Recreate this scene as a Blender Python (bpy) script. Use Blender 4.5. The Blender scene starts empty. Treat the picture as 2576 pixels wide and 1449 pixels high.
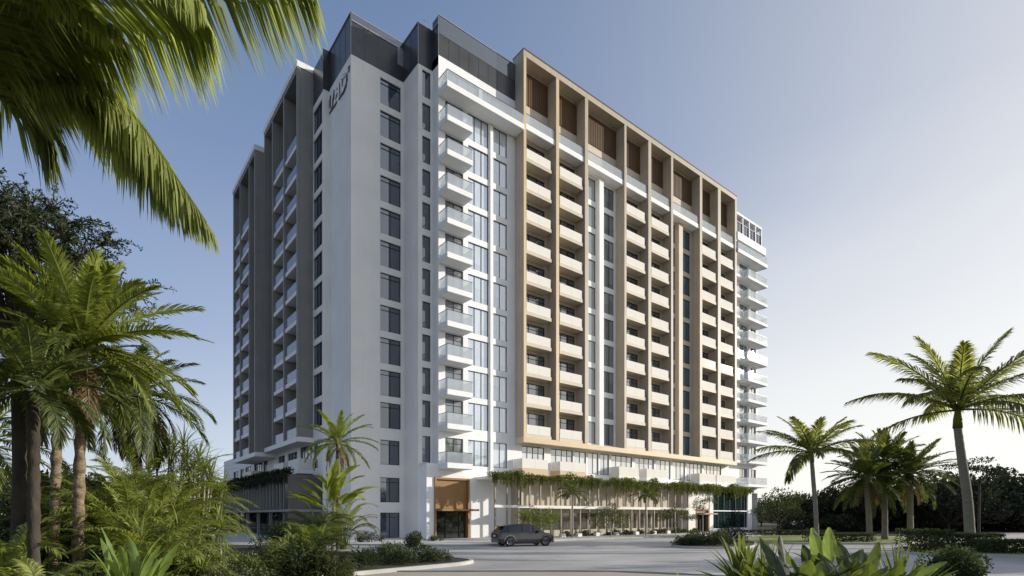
import bpy, math, random
from mathutils import Vector, noise
R_ = math.radians
C = bpy.context.scene.collection
scene = bpy.context.scene

# ------------------------------------------------------------------ camera geometry (world: +X along the sunny front, +Y away)
FPX, EYE, HOR, CX = 1373.0, 2.3, 1298.0, 1288.0
FWD = Vector((math.cos(R_(51.45)), math.cos(R_(38.55)), 0))
RGT = Vector((FWD.y, -FWD.x, 0))
CAM = Vector((-19.992, -49.197, EYE))

def PX(px, d, z=0.0):
    """world point at depth d straight below photo column px"""
    p = CAM + FWD * d + RGT * ((px - CX) / FPX * d)
    return Vector((p.x, p.y, z))
def ZY(py, d):
    return EYE + d * (HOR - py) / FPX
def GP(px, py, z=0.0):
    d = (EYE) * FPX / (py - HOR)
    return PX(px, d, z)
def OD(o, d, z=0.0):
    p = CAM + FWD * d + RGT * o
    return Vector((p.x, p.y, z))

# ------------------------------------------------------------------ materials
def nmat(name):
    m = bpy.data.materials.new(name); m.use_nodes = True
    nt = m.node_tree; nt.nodes.clear()
    out = nt.nodes.new('ShaderNodeOutputMaterial')
    return m, nt, out
def N(nt, t, **kw):
    n = nt.nodes.new(t)
    for k, v in kw.items(): setattr(n, k, v)
    return n
def mix_rgb(nt, fac, a, b):
    n = nt.nodes.new('ShaderNodeMix'); n.data_type = 'RGBA'
    for s, v in ((0, fac), (6, a), (7, b)):
        if hasattr(v, 'is_output'): nt.links.new(v, n.inputs[s])
        elif s == 0: n.inputs[s].default_value = v
        else: n.inputs[s].default_value = (*v, 1)
    return n.outputs[2]
def noise_fac(nt, scale, detail=4, lo=.35, hi=.65, stretch=(1, 1, 1)):
    tc = N(nt, 'ShaderNodeTexCoord'); mp = N(nt, 'ShaderNodeMapping')
    mp.inputs['Scale'].default_value = stretch
    nz = N(nt, 'ShaderNodeTexNoise'); nz.inputs['Scale'].default_value = scale; nz.inputs['Detail'].default_value = detail
    nt.links.new(tc.outputs['Object'], mp.inputs[0]); nt.links.new(mp.outputs[0], nz.inputs['Vector'])
    mr = N(nt, 'ShaderNodeMapRange'); mr.inputs[1].default_value = lo; mr.inputs[2].default_value = hi
    nt.links.new(nz.outputs[0], mr.inputs[0])
    return mr.outputs[0], nz.outputs[0]
def surf(name, c1, c2, rough=.7, scale=1.0, stretch=(1, 1, 1), bump=0.0, bscale=None, metal=0.0, spec=.3, streak=0.0):
    m, nt, out = nmat(name)
    b = N(nt, 'ShaderNodeBsdfPrincipled')
    f, raw = noise_fac(nt, scale, 5, .3, .7, stretch)
    col = mix_rgb(nt, f, c1, c2)
    if streak:
        f2, _ = noise_fac(nt, 1.0, 5, .45, .75, (3.0, 3.0, .06))
        mm = N(nt, 'ShaderNodeMath', operation='MULTIPLY'); mm.inputs[1].default_value = streak
        nt.links.new(f2, mm.inputs[0])
        col = mix_rgb(nt, mm.outputs[0], col, tuple(x * .55 for x in c2))
    nt.links.new(col, b.inputs['Base Color'])
    b.inputs['Roughness'].default_value = rough; b.inputs['Metallic'].default_value = metal
    b.inputs['Specular IOR Level'].default_value = spec
    if bump:
        f3, raw3 = noise_fac(nt, bscale or scale * 8, 6, 0, 1, stretch)
        bp = N(nt, 'ShaderNodeBump'); bp.inputs['Strength'].default_value = bump; bp.inputs['Distance'].default_value = .05
        nt.links.new(raw3, bp.inputs['Height']); nt.links.new(bp.outputs[0], b.inputs['Normal'])
    nt.links.new(b.outputs[0], out.inputs[0])
    return m
def tone(nt):
    a = N(nt, 'ShaderNodeAttribute'); a.attribute_name = 'tone'
    return a.outputs['Fac']
def glassmat(name, dark, light, refl=.5, tint=(1, 1, 1)):
    """window pane: dark room or pale curtain behind reflecting glass, one tone per pane"""
    m, nt, out = nmat(name)
    col = mix_rgb(nt, tone(nt), dark, light)
    f, _ = noise_fac(nt, 3.0, 3, .35, .65, (3, 3, .25))
    mm = N(nt, 'ShaderNodeMath', operation='MULTIPLY'); mm.inputs[1].default_value = .35
    nt.links.new(f, mm.inputs[0])
    col = mix_rgb(nt, mm.outputs[0], col, tuple(x * .45 for x in light))
    d = N(nt, 'ShaderNodeBsdfDiffuse'); nt.links.new(col, d.inputs[0])
    g = N(nt, 'ShaderNodeBsdfGlossy'); g.inputs['Roughness'].default_value = .03; g.inputs[0].default_value = (*tint, 1)
    lw = N(nt, 'ShaderNodeLayerWeight'); lw.inputs[0].default_value = .35
    mr = N(nt, 'ShaderNodeMapRange'); mr.inputs[3].default_value = refl * .45; mr.inputs[4].default_value = min(1, refl * 1.5)
    nt.links.new(lw.outputs['Facing'], mr.inputs[0])
    mx = N(nt, 'ShaderNodeMixShader'); nt.links.new(mr.outputs[0], mx.inputs[0])
    nt.links.new(d.outputs[0], mx.inputs[1]); nt.links.new(g.outputs[0], mx.inputs[2])
    nt.links.new(mx.outputs[0], out.inputs[0])
    return m
def railglass(name, col, alpha, refl=.18, tl=.3, vary=None):
    m, nt, out = nmat(name)
    c = col
    d = N(nt, 'ShaderNodeBsdfDiffuse')
    if vary is not None: nt.links.new(mix_rgb(nt, tone(nt), col, vary), d.inputs[0])
    else: d.inputs[0].default_value = (*c, 1)
    t = N(nt, 'ShaderNodeBsdfTransparent'); t.inputs[0].default_value = (.94, .96, .97, 1)
    t2 = N(nt, 'ShaderNodeBsdfTranslucent'); t2.inputs[0].default_value = (*c, 1)
    m0 = N(nt, 'ShaderNodeMixShader'); m0.inputs[0].default_value = tl
    nt.links.new(d.outputs[0], m0.inputs[1]); nt.links.new(t2.outputs[0], m0.inputs[2])
    m1 = N(nt, 'ShaderNodeMixShader'); m1.inputs[0].default_value = alpha
    nt.links.new(t.outputs[0], m1.inputs[1]); nt.links.new(m0.outputs[0], m1.inputs[2])
    g = N(nt, 'ShaderNodeBsdfGlossy'); g.inputs['Roughness'].default_value = .04
    m2 = N(nt, 'ShaderNodeMixShader'); m2.inputs[0].default_value = refl
    nt.links.new(m1.outputs[0], m2.inputs[1]); nt.links.new(g.outputs[0], m2.inputs[2])
    nt.links.new(m2.outputs[0], out.inputs[0])
    return m
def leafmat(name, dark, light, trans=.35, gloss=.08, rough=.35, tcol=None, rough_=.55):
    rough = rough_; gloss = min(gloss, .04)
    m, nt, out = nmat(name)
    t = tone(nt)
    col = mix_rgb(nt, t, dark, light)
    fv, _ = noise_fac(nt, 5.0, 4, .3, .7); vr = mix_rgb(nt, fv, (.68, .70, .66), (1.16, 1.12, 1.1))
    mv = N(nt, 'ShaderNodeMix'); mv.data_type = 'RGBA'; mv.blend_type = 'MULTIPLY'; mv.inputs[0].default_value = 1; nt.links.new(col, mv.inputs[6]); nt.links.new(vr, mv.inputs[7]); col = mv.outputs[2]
    d = N(nt, 'ShaderNodeBsdfDiffuse'); nt.links.new(col, d.inputs[0])
    tr = N(nt, 'ShaderNodeBsdfTranslucent')
    tcol = tcol or (light[0] * 1.5, light[1] * 1.5, light[2] * .8)
    nt.links.new(mix_rgb(nt, t, tuple(x * .33 for x in tcol), tcol), tr.inputs[0])
    m1 = N(nt, 'ShaderNodeMixShader'); m1.inputs[0].default_value = trans
    nt.links.new(d.outputs[0], m1.inputs[1]); nt.links.new(tr.outputs[0], m1.inputs[2])
    g = N(nt, 'ShaderNodeBsdfGlossy'); g.inputs['Roughness'].default_value = rough
    m2 = N(nt, 'ShaderNodeMixShader'); m2.inputs[0].default_value = gloss
    nt.links.new(m1.outputs[0], m2.inputs[1]); nt.links.new(g.outputs[0], m2.inputs[2])
    nt.links.new(m2.outputs[0], out.inputs[0])
    return m

M = {
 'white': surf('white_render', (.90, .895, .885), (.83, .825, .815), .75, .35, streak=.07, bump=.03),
 'shadewhite': surf('shaded_white_render', (.90, .865, .82), (.82, .79, .75), .75, .35, streak=.09, bump=.03),  # white render recoloured for shaded faces, its warmth standing in for bounced light
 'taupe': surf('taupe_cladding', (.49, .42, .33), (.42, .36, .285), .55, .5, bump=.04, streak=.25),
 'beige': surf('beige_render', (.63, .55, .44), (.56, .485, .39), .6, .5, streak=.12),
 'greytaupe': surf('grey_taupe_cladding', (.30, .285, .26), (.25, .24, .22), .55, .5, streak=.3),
 'dark': surf('dark_metal_cladding', (.078, .08, .082), (.055, .057, .06), .3, .6, metal=.25, spec=.5),
 'frame': surf('black_window_frame', (.018, .018, .02), (.012, .012, .014), .4, 2),
 'silver': surf('pale_metal', (.45, .45, .46), (.38, .38, .39), .35, 2, metal=.6),
 'gold': surf('golden_trim', (.64, .49, .28), (.57, .43, .25), .5, .6),
 'postbrown': surf('brown_column', (.30, .25, .185), (.24, .20, .15), .55, 1.5),
 'brown': surf('brown_timber_louvre', (.135, .075, .036), (.09, .05, .024), .6, 1.2, (1, 1, 9)),
 'bronze': surf('bronze_panel', (.34, .185, .07), (.30, .16, .06), .42, .6, spec=.4),
 'peach': surf('peach_soffit', (.62, .46, .30), (.56, .42, .28), .6, .6),
 'cream': surf('cream_render', (.84, .80, .72), (.78, .74, .66), .7, .5),
 'curtainwall': surf('beige_blind', (.56, .50, .40), (.42, .37, .29), .7, 1.3, (2, 2, .3)),
 'smoke': glassmat('smoked_brown_glass', (.05, .038, .024), (.12, .095, .065), .16),
 'roofgrey': surf('roof_membrane', (.32, .32, .32), (.26, .26, .26), .9, .8),
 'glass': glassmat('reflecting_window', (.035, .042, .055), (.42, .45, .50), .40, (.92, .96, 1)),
 'gpale': glassmat('curtain_and_sky_tint_window', (.30, .37, .46), (.62, .70, .80), .5, (.95, .98, 1)),  # pale blue sky reflection mixed into the curtain colour
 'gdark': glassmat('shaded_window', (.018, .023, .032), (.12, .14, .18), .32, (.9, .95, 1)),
 'gblue': glassmat('blue_window', (.012, .04, .085), (.14, .20, .27), .35, (.6, .85, 1)),
 'gbright': glassmat('sunny_curtain_window', (.50, .54, .57), (.72, .75, .78), .35, (1, 1, 1)),
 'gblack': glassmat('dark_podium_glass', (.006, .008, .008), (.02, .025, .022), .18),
 'ggreen': glassmat('green_lobby_glass', (.008, .022, .02), (.03, .06, .052), .35),
 'rail': railglass('clear_rail_glass', (.66, .71, .76), .38, .16),
 'frost': railglass('frosted_rail_panel', (.90, .865, .79), .97, .05, .10),
 'railtint': railglass('tinted_rail_glass', (.30, .36, .50), .62, .30, .3, (.36, .33, .56)),
 'ink': surf('dark_sign_letters', (.09, .09, .11), (.07, .07, .09), .4, 2),
}

# ------------------------------------------------------------------ mesh builder
class MB:
    def __init__(s): s.v = []; s.f = []; s.t = []; s.m = []
    def quad(s, a, b, c, d, t=.5, m=0):
        n = len(s.v); s.v += [tuple(a), tuple(b), tuple(c), tuple(d)]; s.f.append((n, n + 1, n + 2, n + 3)); s.t.append(t); s.m.append(m)
    def tri(s, a, b, c, t=.5, m=0):
        n = len(s.v); s.v += [tuple(a), tuple(b), tuple(c)]; s.f.append((n, n + 1, n + 2)); s.t.append(t); s.m.append(m)
    def poly(s, pts, t=.5, m=0):
        n = len(s.v); s.v += [tuple(p) for p in pts]; s.f.append(tuple(range(n, n + len(pts)))); s.t.append(t); s.m.append(m)
    def hexa(s, p, t=.5, m=0):
        n = len(s.v); s.v += [tuple(q) for q in p]
        for f in ((0, 3, 2, 1), (4, 5, 6, 7), (0, 1, 5, 4), (1, 2, 6, 5), (2, 3, 7, 6), (3, 0, 4, 7)):
            s.f.append(tuple(n + i for i in f)); s.t.append(t); s.m.append(m)
    def box(s, x0, x1, y0, y1, z0, z1, t=.5, m=0):
        s.hexa([(x0, y0, z0), (x1, y0, z0), (x1, y1, z0), (x0, y1, z0), (x0, y0, z1), (x1, y0, z1), (x1, y1, z1), (x0, y1, z1)], t, m)
    def mbox(s, mp, a0, a1, b0, b1, d0, d1, t=.5, m=0):
        s.hexa([mp(a0, b0, d0), mp(a1, b0, d0), mp(a1, b0, d1), mp(a0, b0, d1), mp(a0, b1, d0), mp(a1, b1, d0), mp(a1, b1, d1), mp(a0, b1, d1)], t, m)
    def tube(s, pts, rad, sides=6, t=.5, cap=True, m=0):
        pts = [Vector(p) for p in pts]
        if not isinstance(rad, (list, tuple)): rad = [rad] * len(pts)
        n0 = len(s.v)
        for i, p in enumerate(pts):
            a = pts[max(0, i - 1)]; b = pts[min(len(pts) - 1, i + 1)]
            tg = (b - a).normalized() if (b - a).length > 1e-9 else Vector((0, 0, 1))
            ref = Vector((0, 0, 1)) if abs(tg.z) < .9 else Vector((1, 0, 0))
            u = tg.cross(ref).normalized(); w = tg.cross(u)
            for k in range(sides):
                an = 2 * math.pi * k / sides
                s.v.append(tuple(p + (u * math.cos(an) + w * math.sin(an)) * rad[i]))
        for i in range(len(pts) - 1):
            for k in range(sides):
                a = n0 + i * sides + k; b = n0 + i * sides + (k + 1) % sides
                s.f.append((a, b, b + sides, a + sides)); s.t.append(t); s.m.append(m)
        if cap:
            s.f.append(tuple(n0 + k for k in range(sides))); s.t.append(t); s.m.append(m)
            s.f.append(tuple(n0 + (len(pts) - 1) * sides + k for k in range(sides))); s.t.append(t); s.m.append(m)
    def add(s, o, m=None):
        n = len(s.v); s.v += o.v
        s.f += [tuple(i + n for i in f) for f in o.f]; s.t += o.t
        s.m += o.m if m is None else [m] * len(o.f)
    def build(s, name, mats, parent=None, smooth=False, loc=None):
        me = bpy.data.meshes.new(name)
        me.from_pydata(s.v, [], s.f)
        if not isinstance(mats, (list, tuple)): mats = [mats]
        for q in mats: me.materials.append(q)
        if len(mats) > 1: me.polygons.foreach_set('material_index', s.m)
        at = me.attributes.new('tone', 'FLOAT', 'FACE'); at.data.foreach_set('value', s.t)
        if smooth: me.polygons.foreach_set('use_smooth', [True] * len(s.f))
        me.update()
        o = bpy.data.objects.new(name, me); C.objects.link(o)
        if parent is not None: o.parent = parent
        if loc is not None: o.location = loc
        return o

def empty(name, loc, label=None, cat=None, group=None):
    o = bpy.data.objects.new(name, None); o.empty_display_size = .3; C.objects.link(o); o.location = loc
    if label: o['label'] = label
    if cat: o['category'] = cat
    if group: o['group'] = group
    return o
def tag(o, label, cat, group=None):
    o['label'] = label; o['category'] = cat
    if group: o['group'] = group
    return o
def struct(o): o['kind'] = 'structure'; return o
def copy_thing(o, loc, rz, sc, label, group=None):
    r = o.copy(); C.objects.link(r); r.location = loc; r.rotation_euler = (0, 0, rz); r.scale = (sc, sc, sc) if not isinstance(sc, tuple) else sc
    r['label'] = label
    if group: r['group'] = group
    for ch in list(o.children):
        c = ch.copy(); C.objects.link(c); c.parent = r
        for g in ch.children:
            d = g.copy(); C.objects.link(d); d.parent = c
    return r

# ------------------------------------------------------------------ world, sun, camera
SUN_AZ = Vector((math.sin(R_(61.5)), -math.cos(R_(61.5)), 0)); SUN_EL = R_(14.5)
world = bpy.data.worlds.new('World'); scene.world = world; world.use_nodes = True
wn = world.node_tree; bg = wn.nodes['Background']
sky = wn.nodes.new('ShaderNodeTexSky'); sky.sky_type = 'NISHITA'; sky.sun_disc = False
sky.sun_elevation = SUN_EL; sky.sun_rotation = math.atan2(SUN_AZ.x, SUN_AZ.y)
sky.altitude = 0; sky.air_density = 1.0; sky.dust_density = 1.0; sky.ozone_density = 2.0
STR = .15
def wnode(t, **k):
    n = wn.nodes.new(t)
    for a_, v_ in k.items(): setattr(n, a_, v_)
    return n
tcw = wnode('ShaderNodeTexCoord'); sep = wnode('ShaderNodeSeparateXYZ'); wn.links.new(tcw.outputs['Generated'], sep.inputs[0])
rmp = wnode('ShaderNodeValToRGB'); wn.links.new(sep.outputs[2], rmp.inputs[0])
cr_ = rmp.color_ramp
STOPS = [(0.0, (.78, .83, .88)), (.10, (.62, .70, .82)), (.28, (.37, .47, .68)), (.48, (.235, .325, .53)), (.72, (.155, .238, .41))]
cr_.elements[0].position = 0; cr_.elements[0].color = (*STOPS[0][1], 1); cr_.elements[1].position = STOPS[-1][0]; cr_.elements[1].color = (*STOPS[-1][1], 1)
for p_, c_ in STOPS[1:-1]:
    e_ = cr_.elements.new(p_); e_.color = (*c_, 1)
dt = wnode('ShaderNodeVectorMath', operation='DOT_PRODUCT'); wn.links.new(tcw.outputs['Generated'], dt.inputs[0])
dt.inputs[1].default_value = tuple(SUN_AZ * math.cos(SUN_EL) + Vector((0, 0, math.sin(SUN_EL))))
mxm = wnode('ShaderNodeMath', operation='MAXIMUM'); wn.links.new(dt.outputs['Value'], mxm.inputs[0]); mxm.inputs[1].default_value = 0
pw_ = wnode('ShaderNodeMath', operation='POWER'); wn.links.new(mxm.outputs[0], pw_.inputs[0]); pw_.inputs[1].default_value = 2.4
gm = wnode('ShaderNodeMix', data_type='RGBA'); wn.links.new(pw_.outputs[0], gm.inputs[0]); wn.links.new(rmp.outputs[0], gm.inputs[6]); gm.inputs[7].default_value = (1.02, 1.0, .97, 1)
# white haze close to the horizon on the sun side
nzs = wnode('ShaderNodeTexNoise'); nzs.inputs['Scale'].default_value = 2.2; nzs.inputs['Detail'].default_value = 6; mps = wnode('ShaderNodeMapping'); mps.inputs['Scale'].default_value = (1, 1, 4.5); wn.links.new(tcw.outputs['Generated'], mps.inputs[0]); wn.links.new(mps.outputs[0], nzs.inputs['Vector'])
hzz = wnode('ShaderNodeMath', operation='MULTIPLY_ADD'); wn.links.new(nzs.outputs[0], hzz.inputs[0]); hzz.inputs[1].default_value = -.11; wn.links.new(sep.outputs[2], hzz.inputs[2])
hz = wnode('ShaderNodeMapRange'); wn.links.new(hzz.outputs[0], hz.inputs[0]); hz.inputs[1].default_value = .47; hz.inputs[2].default_value = -.055
sd_ = wnode('ShaderNodeMapRange'); wn.links.new(dt.outputs['Value'], sd_.inputs[0]); sd_.inputs[1].default_value = -.3; sd_.inputs[2].default_value = .62
hm = wnode('ShaderNodeMath', operation='MULTIPLY'); wn.links.new(hz.outputs[0], hm.inputs[0]); wn.links.new(sd_.outputs[0], hm.inputs[1])
hx = wnode('ShaderNodeMix', data_type='RGBA'); wn.links.new(hm.outputs[0], hx.inputs[0]); wn.links.new(gm.outputs[2], hx.inputs[6]); hx.inputs[7].default_value = (1.08, 1.06, 1.0, 1)
sc_ = wnode('ShaderNodeVectorMath', operation='SCALE'); wn.links.new(hx.outputs[2], sc_.inputs[0]); sc_.inputs['Scale'].default_value = 1 / STR
fin_ = wnode('ShaderNodeMix', data_type='RGBA'); fin_.inputs[0].default_value = .9; wn.links.new(sky.outputs[0], fin_.inputs[6]); wn.links.new(sc_.outputs[0], fin_.inputs[7])
wn.links.new(fin_.outputs[2], bg.inputs[0]); bg.inputs[1].default_value = STR
sl = bpy.data.lights.new('sun', 'SUN'); sl.energy = 5.0; sl.angle = R_(.55); sl.color = (1, .94, .84)
so = bpy.data.objects.new('sun', sl); C.objects.link(so)
sd = (SUN_AZ * math.cos(SUN_EL) + Vector((0, 0, math.sin(SUN_EL))))
so.rotation_euler = sd.to_track_quat('Z', 'Y').to_euler(); so.location = (60, -60, 60)
cam = bpy.data.cameras.new('camera'); co = bpy.data.objects.new('camera', cam); C.objects.link(co)
co.location = CAM; co.rotation_euler = (R_(90), 0, -R_(38.55))
cam.sensor_width = 36; cam.lens = 36 * FPX / 2576; cam.shift_y = (HOR - 724.5) / 2576; cam.clip_end = 6000; cam.clip_start = .1
scene.camera = co
scene.view_settings.view_transform = 'Standard'; scene.view_settings.look = 'None'; scene.view_settings.exposure = 0
scene.render.engine = 'CYCLES'; scene.cycles.max_bounces = 6; scene.cycles.transparent_max_bounces = 12
# ================================================================== THE BUILDING
rnd = random.Random(7)
bld = empty('apartment_building', (5, 3, 0), 'tall cream and taupe apartment block with stacked glass balconies and dark roof parapet', 'building')
BO = Vector((5, 3, 0))
def bpart(mb, name, mats, parent=None, label=None, smooth=False):
    if parent is None: mb.v = [(x - 5, y - 3, z) for x, y, z in mb.v]; parent = bld
    else: mb.v = [(x - 5, y - 3, z) for x, y, z in mb.v]
    o = mb.build(name, mats, parent, smooth)
    if label: o['label'] = label
    return o
V1, V2, V3, V5 = 0.0, -2.994, -4.11, -5.4955
U7, U9, U11 = -.677, -2.262, -3.288
def front(v): return lambda a, b, d: (a, v + d, b)
def left(u): return lambda a, b, d: (u + d, a, b)

REQ = {}      # repeated parts: the 100 biggest of a name stay parts, the rest go into one
def request(name, centre, size, pieces):
    dist = (Vector(centre) - CAM).length
    REQ.setdefault(name, []).append((size / dist, pieces))
def flush():
    for name, lst in REQ.items():
        lst.sort(key=lambda q: -q[0])
        for _, pieces in lst[:100]:
            par = None
            for i, (pn, mb, mt) in enumerate(pieces):
                o = bpart(mb, pn, mt, None if i == 0 else par)
                if i == 0: par = o
        rest = lst[100:]
        if rest:
            big = MB(); mats = []
            for _, pieces in rest:
                for pn, mb, mt in pieces:
                    if mt not in mats: mats.append(mt)
                    big.add(mb, mats.index(mt))
            o = bpart(big, name, mats); o['kind'] = 'stuff'

def facade(mb, mp, a0, a1, b0, b1, ops, rev=.2, m=0):
    A = sorted({a0, a1, *[o[0] for o in ops], *[o[1] for o in ops]}); A = [a for a in A if a0 <= a <= a1]
    B = sorted({b0, b1, *[o[2] for o in ops], *[o[3] for o in ops]}); B = [b for b in B if b0 <= b <= b1]
    for i in range(len(A) - 1):
        j = 0
        while j < len(B) - 1:
            ca, cb = (A[i] + A[i + 1]) / 2, (B[j] + B[j + 1]) / 2
            if any(o[0] < ca < o[1] and o[2] < cb < o[3] for o in ops): j += 1; continue
            mb.quad(mp(A[i], B[j], 0), mp(A[i + 1], B[j], 0), mp(A[i + 1], B[j + 1], 0), mp(A[i], B[j + 1], 0), .5, m); j += 1
    for x0, x1, y0, y1 in ops:
        for p, q in (((x0, y0), (x1, y0)), ((x1, y0), (x1, y1)), ((x1, y1), (x0, y1)), ((x0, y1), (x0, y0))):
            mb.quad(mp(*p, 0), mp(*q, 0), mp(*q, rev), mp(*p, rev), .5, m)

def window(mp, a0, a1, b0, b1, panes=2, transom=None, glass='glass', dep=.17, name='window', tones=None, bar=.05):
    fr = MB(); gl = MB(); e = .004
    w = (a1 - a0) / panes
    fr.mbox(mp, a0 + e, a0 + bar, b0 + e, b1 - e, dep - .05, dep + .03); fr.mbox(mp, a1 - bar, a1 - e, b0 + e, b1 - e, dep - .05, dep + .03)
    fr.mbox(mp, a0 + bar, a1 - bar, b1 - bar, b1 - e, dep - .05, dep + .03); fr.mbox(mp, a0 + bar, a1 - bar, b0 + e, b0 + bar, dep - .05, dep + .03)
    for k in range(1, panes): fr.mbox(mp, a0 + k * w - bar * .5, a0 + k * w + bar * .5, b0 + bar, b1 - bar, dep - .045, dep + .03)
    if transom: fr.mbox(mp, a0 + bar, a1 - bar, transom - bar * .5, transom + bar * .5, dep - .042, dep + .03)
    for k in range(panes):
        t = tones[k % len(tones)] if tones else rnd.random()
        t = min(1, max(0, t + rnd.uniform(-.2, .2)))
        x0, x1 = a0 + k * w, a0 + (k + 1) * w
        if transom:
            gl.quad(mp(x0, b0, dep), mp(x1, b0, dep), mp(x1, transom, dep), mp(x0, transom, dep), t)
            gl.quad(mp(x0, transom, dep), mp(x1, transom, dep), mp(x1, b1, dep), mp(x0, b1, dep), t * .75)
        elif rnd.random() < .55 and panes > 1:      # a blind drawn part of the way down behind the pane
            zb = b0 + (b1 - b0) * rnd.uniform(.15, .85)
            gl.quad(mp(x0, b0, dep), mp(x1, b0, dep), mp(x1, zb, dep), mp(x0, zb, dep), t * .8)
            gl.quad(mp(x0, zb, dep), mp(x1, zb, dep), mp(x1, b1, dep), mp(x0, b1, dep), min(1, t + .18))
        else:
            gl.quad(mp(x0, b0, dep), mp(x1, b0, dep), mp(x1, b1, dep), mp(x0, b1, dep), t)
    request(name, mp((a0 + a1) / 2, (b0 + b1) / 2, 0), (a1 - a0) * (b1 - b0), [(name, fr, M['frame']), ('pane', gl, M[glass])])

def balcony(mp, a0, a1, L, proj, slab='white', thick=.5, glass='rail', gh=1.02, sides=(True, True), over=0.0, rail=True, lip=.0, name='balcony', d_in=0.0):
    sb = MB(); gl = MB(); rl = MB()
    sb.mbox(mp, a0 - over, a1 + over, L - thick, L + lip, -proj, d_in - .003)
    if slab == 'white':
        sb.mbox(mp, a0 + .05, a1 - .05, L - thick - .03, L - thick, -proj + .06, d_in - .05)   # drip recess
    g = .015; f = proj - .06; t = rnd.random()
    def pan(x0, x1, d0, d1): gl.mbox(mp, x0, x1, L + lip + .02, L + lip + gh, d0, d1, t)
    n = max(1, round((a1 - a0) / 1.7))
    for k in range(n):
        x0 = a0 + .03 + (a1 - a0 - .06) * k / n; x1 = a0 + .03 + (a1 - a0 - .06) * (k + 1) / n
        pan(x0 + .01, x1 - .01, -f - g, -f + g)
    for i, xx in enumerate((a0 + .04, a1 - .04)):
        if sides[i]: pan(xx - g, xx + g, -f + .03, d_in - .02)
    pcs = [(name, sb, M[slab]), ('glass_panel', gl, M[glass])]
    if rail:
        z = L + lip + gh
        rl.mbox(mp, a0 + .01, a1 - .01, z + .004, z + .044, -f - .03, -f + .03)
        for i, xx in enumerate((a0 + .04, a1 - .04)):
            if sides[i]: rl.mbox(mp, xx - .03, xx + .03, z + .004, z + .044, -f + .033, d_in - .02)
        pcs.append(('handrail', rl, M['frame']))
    request(name, mp((a0 + a1) / 2, L, 0), (a1 - a0) * 1.6, pcs)

# ---- corner tower: stepped front, west side
F1 = [(2.93, 5.12, 10.85 + 3.14 * i, 10.85 + 3.14 * i + 2.5) for i in range(11)] + [(2.93, 5.0, 7.3, 9.7), (2.93, 5.0, 3.63, 6.05), (2.93, 5.0, .15, 2.63)]
w = MB(); facade(w, front(V1), 0, 5.405, 0, 45.42, F1, .2)
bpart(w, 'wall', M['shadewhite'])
for i, o in enumerate(F1):
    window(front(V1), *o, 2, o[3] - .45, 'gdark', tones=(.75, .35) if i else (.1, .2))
w = MB(); w.quad((5.405, V1, 0), (5.405, V2, 0), (5.405, V2, 45.42), (5.405, V1, 45.42))
F2 = [(5.85, 6.75, 10.85 + 3.17 * i, 10.85 + 3.17 * i + 2.55) for i in range(11)] + [(5.85, 6.75, 7.45, 10.0)]
facade(w, front(V2), 5.405, 6.966, 7.28, 45.42, F2, .22)
w.quad((6.966, V2, 7.28), (6.966, V3, 7.28), (6.966, V3, 45.42), (6.966, V2, 45.42))
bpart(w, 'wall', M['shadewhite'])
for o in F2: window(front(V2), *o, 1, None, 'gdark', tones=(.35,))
w = MB()          # west side of the tower
w.quad((0, 0, 0), (0, 5.503, 0), (0, 5.503, 45.42), (0, 0, 45.42))
w.quad((0, 5.503, 0), (U7, 5.503, 0), (U7, 5.503, 45.2), (0, 5.503, 45.2))
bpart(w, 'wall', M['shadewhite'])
w = MB()
LW = [(5.75, 8.40, 41.95 - 3.05 * i, 41.95 - 3.05 * i + 2.43) for i in range(11)]
LO = [(7.0, 8.3, 7.25, 9.75), (8.55, 12.7, 7.25, 9.85), (13.7, 17.25, 7.25, 9.55), (18.4, 21.1, 7.25, 9.55), (25.9, 28.0, 7.25, 9.6), (28.6, 32.7, 7.25, 9.5), (34.3, 37.9, 7.25, 9.4), (38.7, 41.1, 7.25, 9.3), (42.4, 45.8, 7.25, 9.2)]
facade(w, left(U7), 5.503, 33.02, 10.6, 45.05, LW, .2)
facade(w, left(U7), 5.503, 52.8, 0, 10.6, LO, .22)
w.quad((U7, 33.02, 10.6), (U7, 52.8, 10.6), (U7, 52.8, 11.4), (U7, 33.02, 11.4))
w.quad((U7, 52.8, 0), (30, 52.8, 0), (30, 52.8, 11.4), (U7, 52.8, 11.4))
w.quad((U7, 33.02, 11.4), (30, 33.02, 11.4), (30, 33.02, 45.05), (U7, 33.02, 45.05))
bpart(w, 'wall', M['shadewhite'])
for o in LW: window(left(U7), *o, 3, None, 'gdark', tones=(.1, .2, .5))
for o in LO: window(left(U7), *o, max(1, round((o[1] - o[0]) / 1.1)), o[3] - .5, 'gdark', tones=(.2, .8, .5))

# ---- sunny face beside the frame
LV = [10.97 + 3.2 * k for k in range(10)]           # living floors
ops = []
for z in [7.3] + LV:
    h = 2.62 if z > 8 else 2.58
    ops += [(7.72, 9.78, z, z + h), (10.36, 12.9, z, z + h), (13.46, 15.3, z, z + h)]
w = MB(); facade(w, front(V3), 6.966, 16.366, 6.3, 42.3, ops, .2)
top = [(8.0, 11.7, 43.0, 45.5), (12.1, 16.0, 43.0, 45.5)]
facade(w, front(V3), 6.966, 16.366, 42.3, 46.3, top, .25)
bpart(w, 'wall', M['white'])
w = MB(); w.box(13.0, 13.36, V3 - .16, V3 - .003, 6.3, 42.2); bpart(w, 'pier', M['white'])
for i, o in enumerate(ops):
    k = i % 3
    if k == 0: window(front(V3), *o, 2, o[3] - .55, 'glass', tones=(.1, .25), name='balcony_door')
    elif k == 1: window(front(V3), *o, 3, None, 'gpale', tones=(.75, .8, .9) if i > 4 else (.9,))
    else: window(front(V3), *o, 2, None, 'gpale', tones=(.6, .75))
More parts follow.
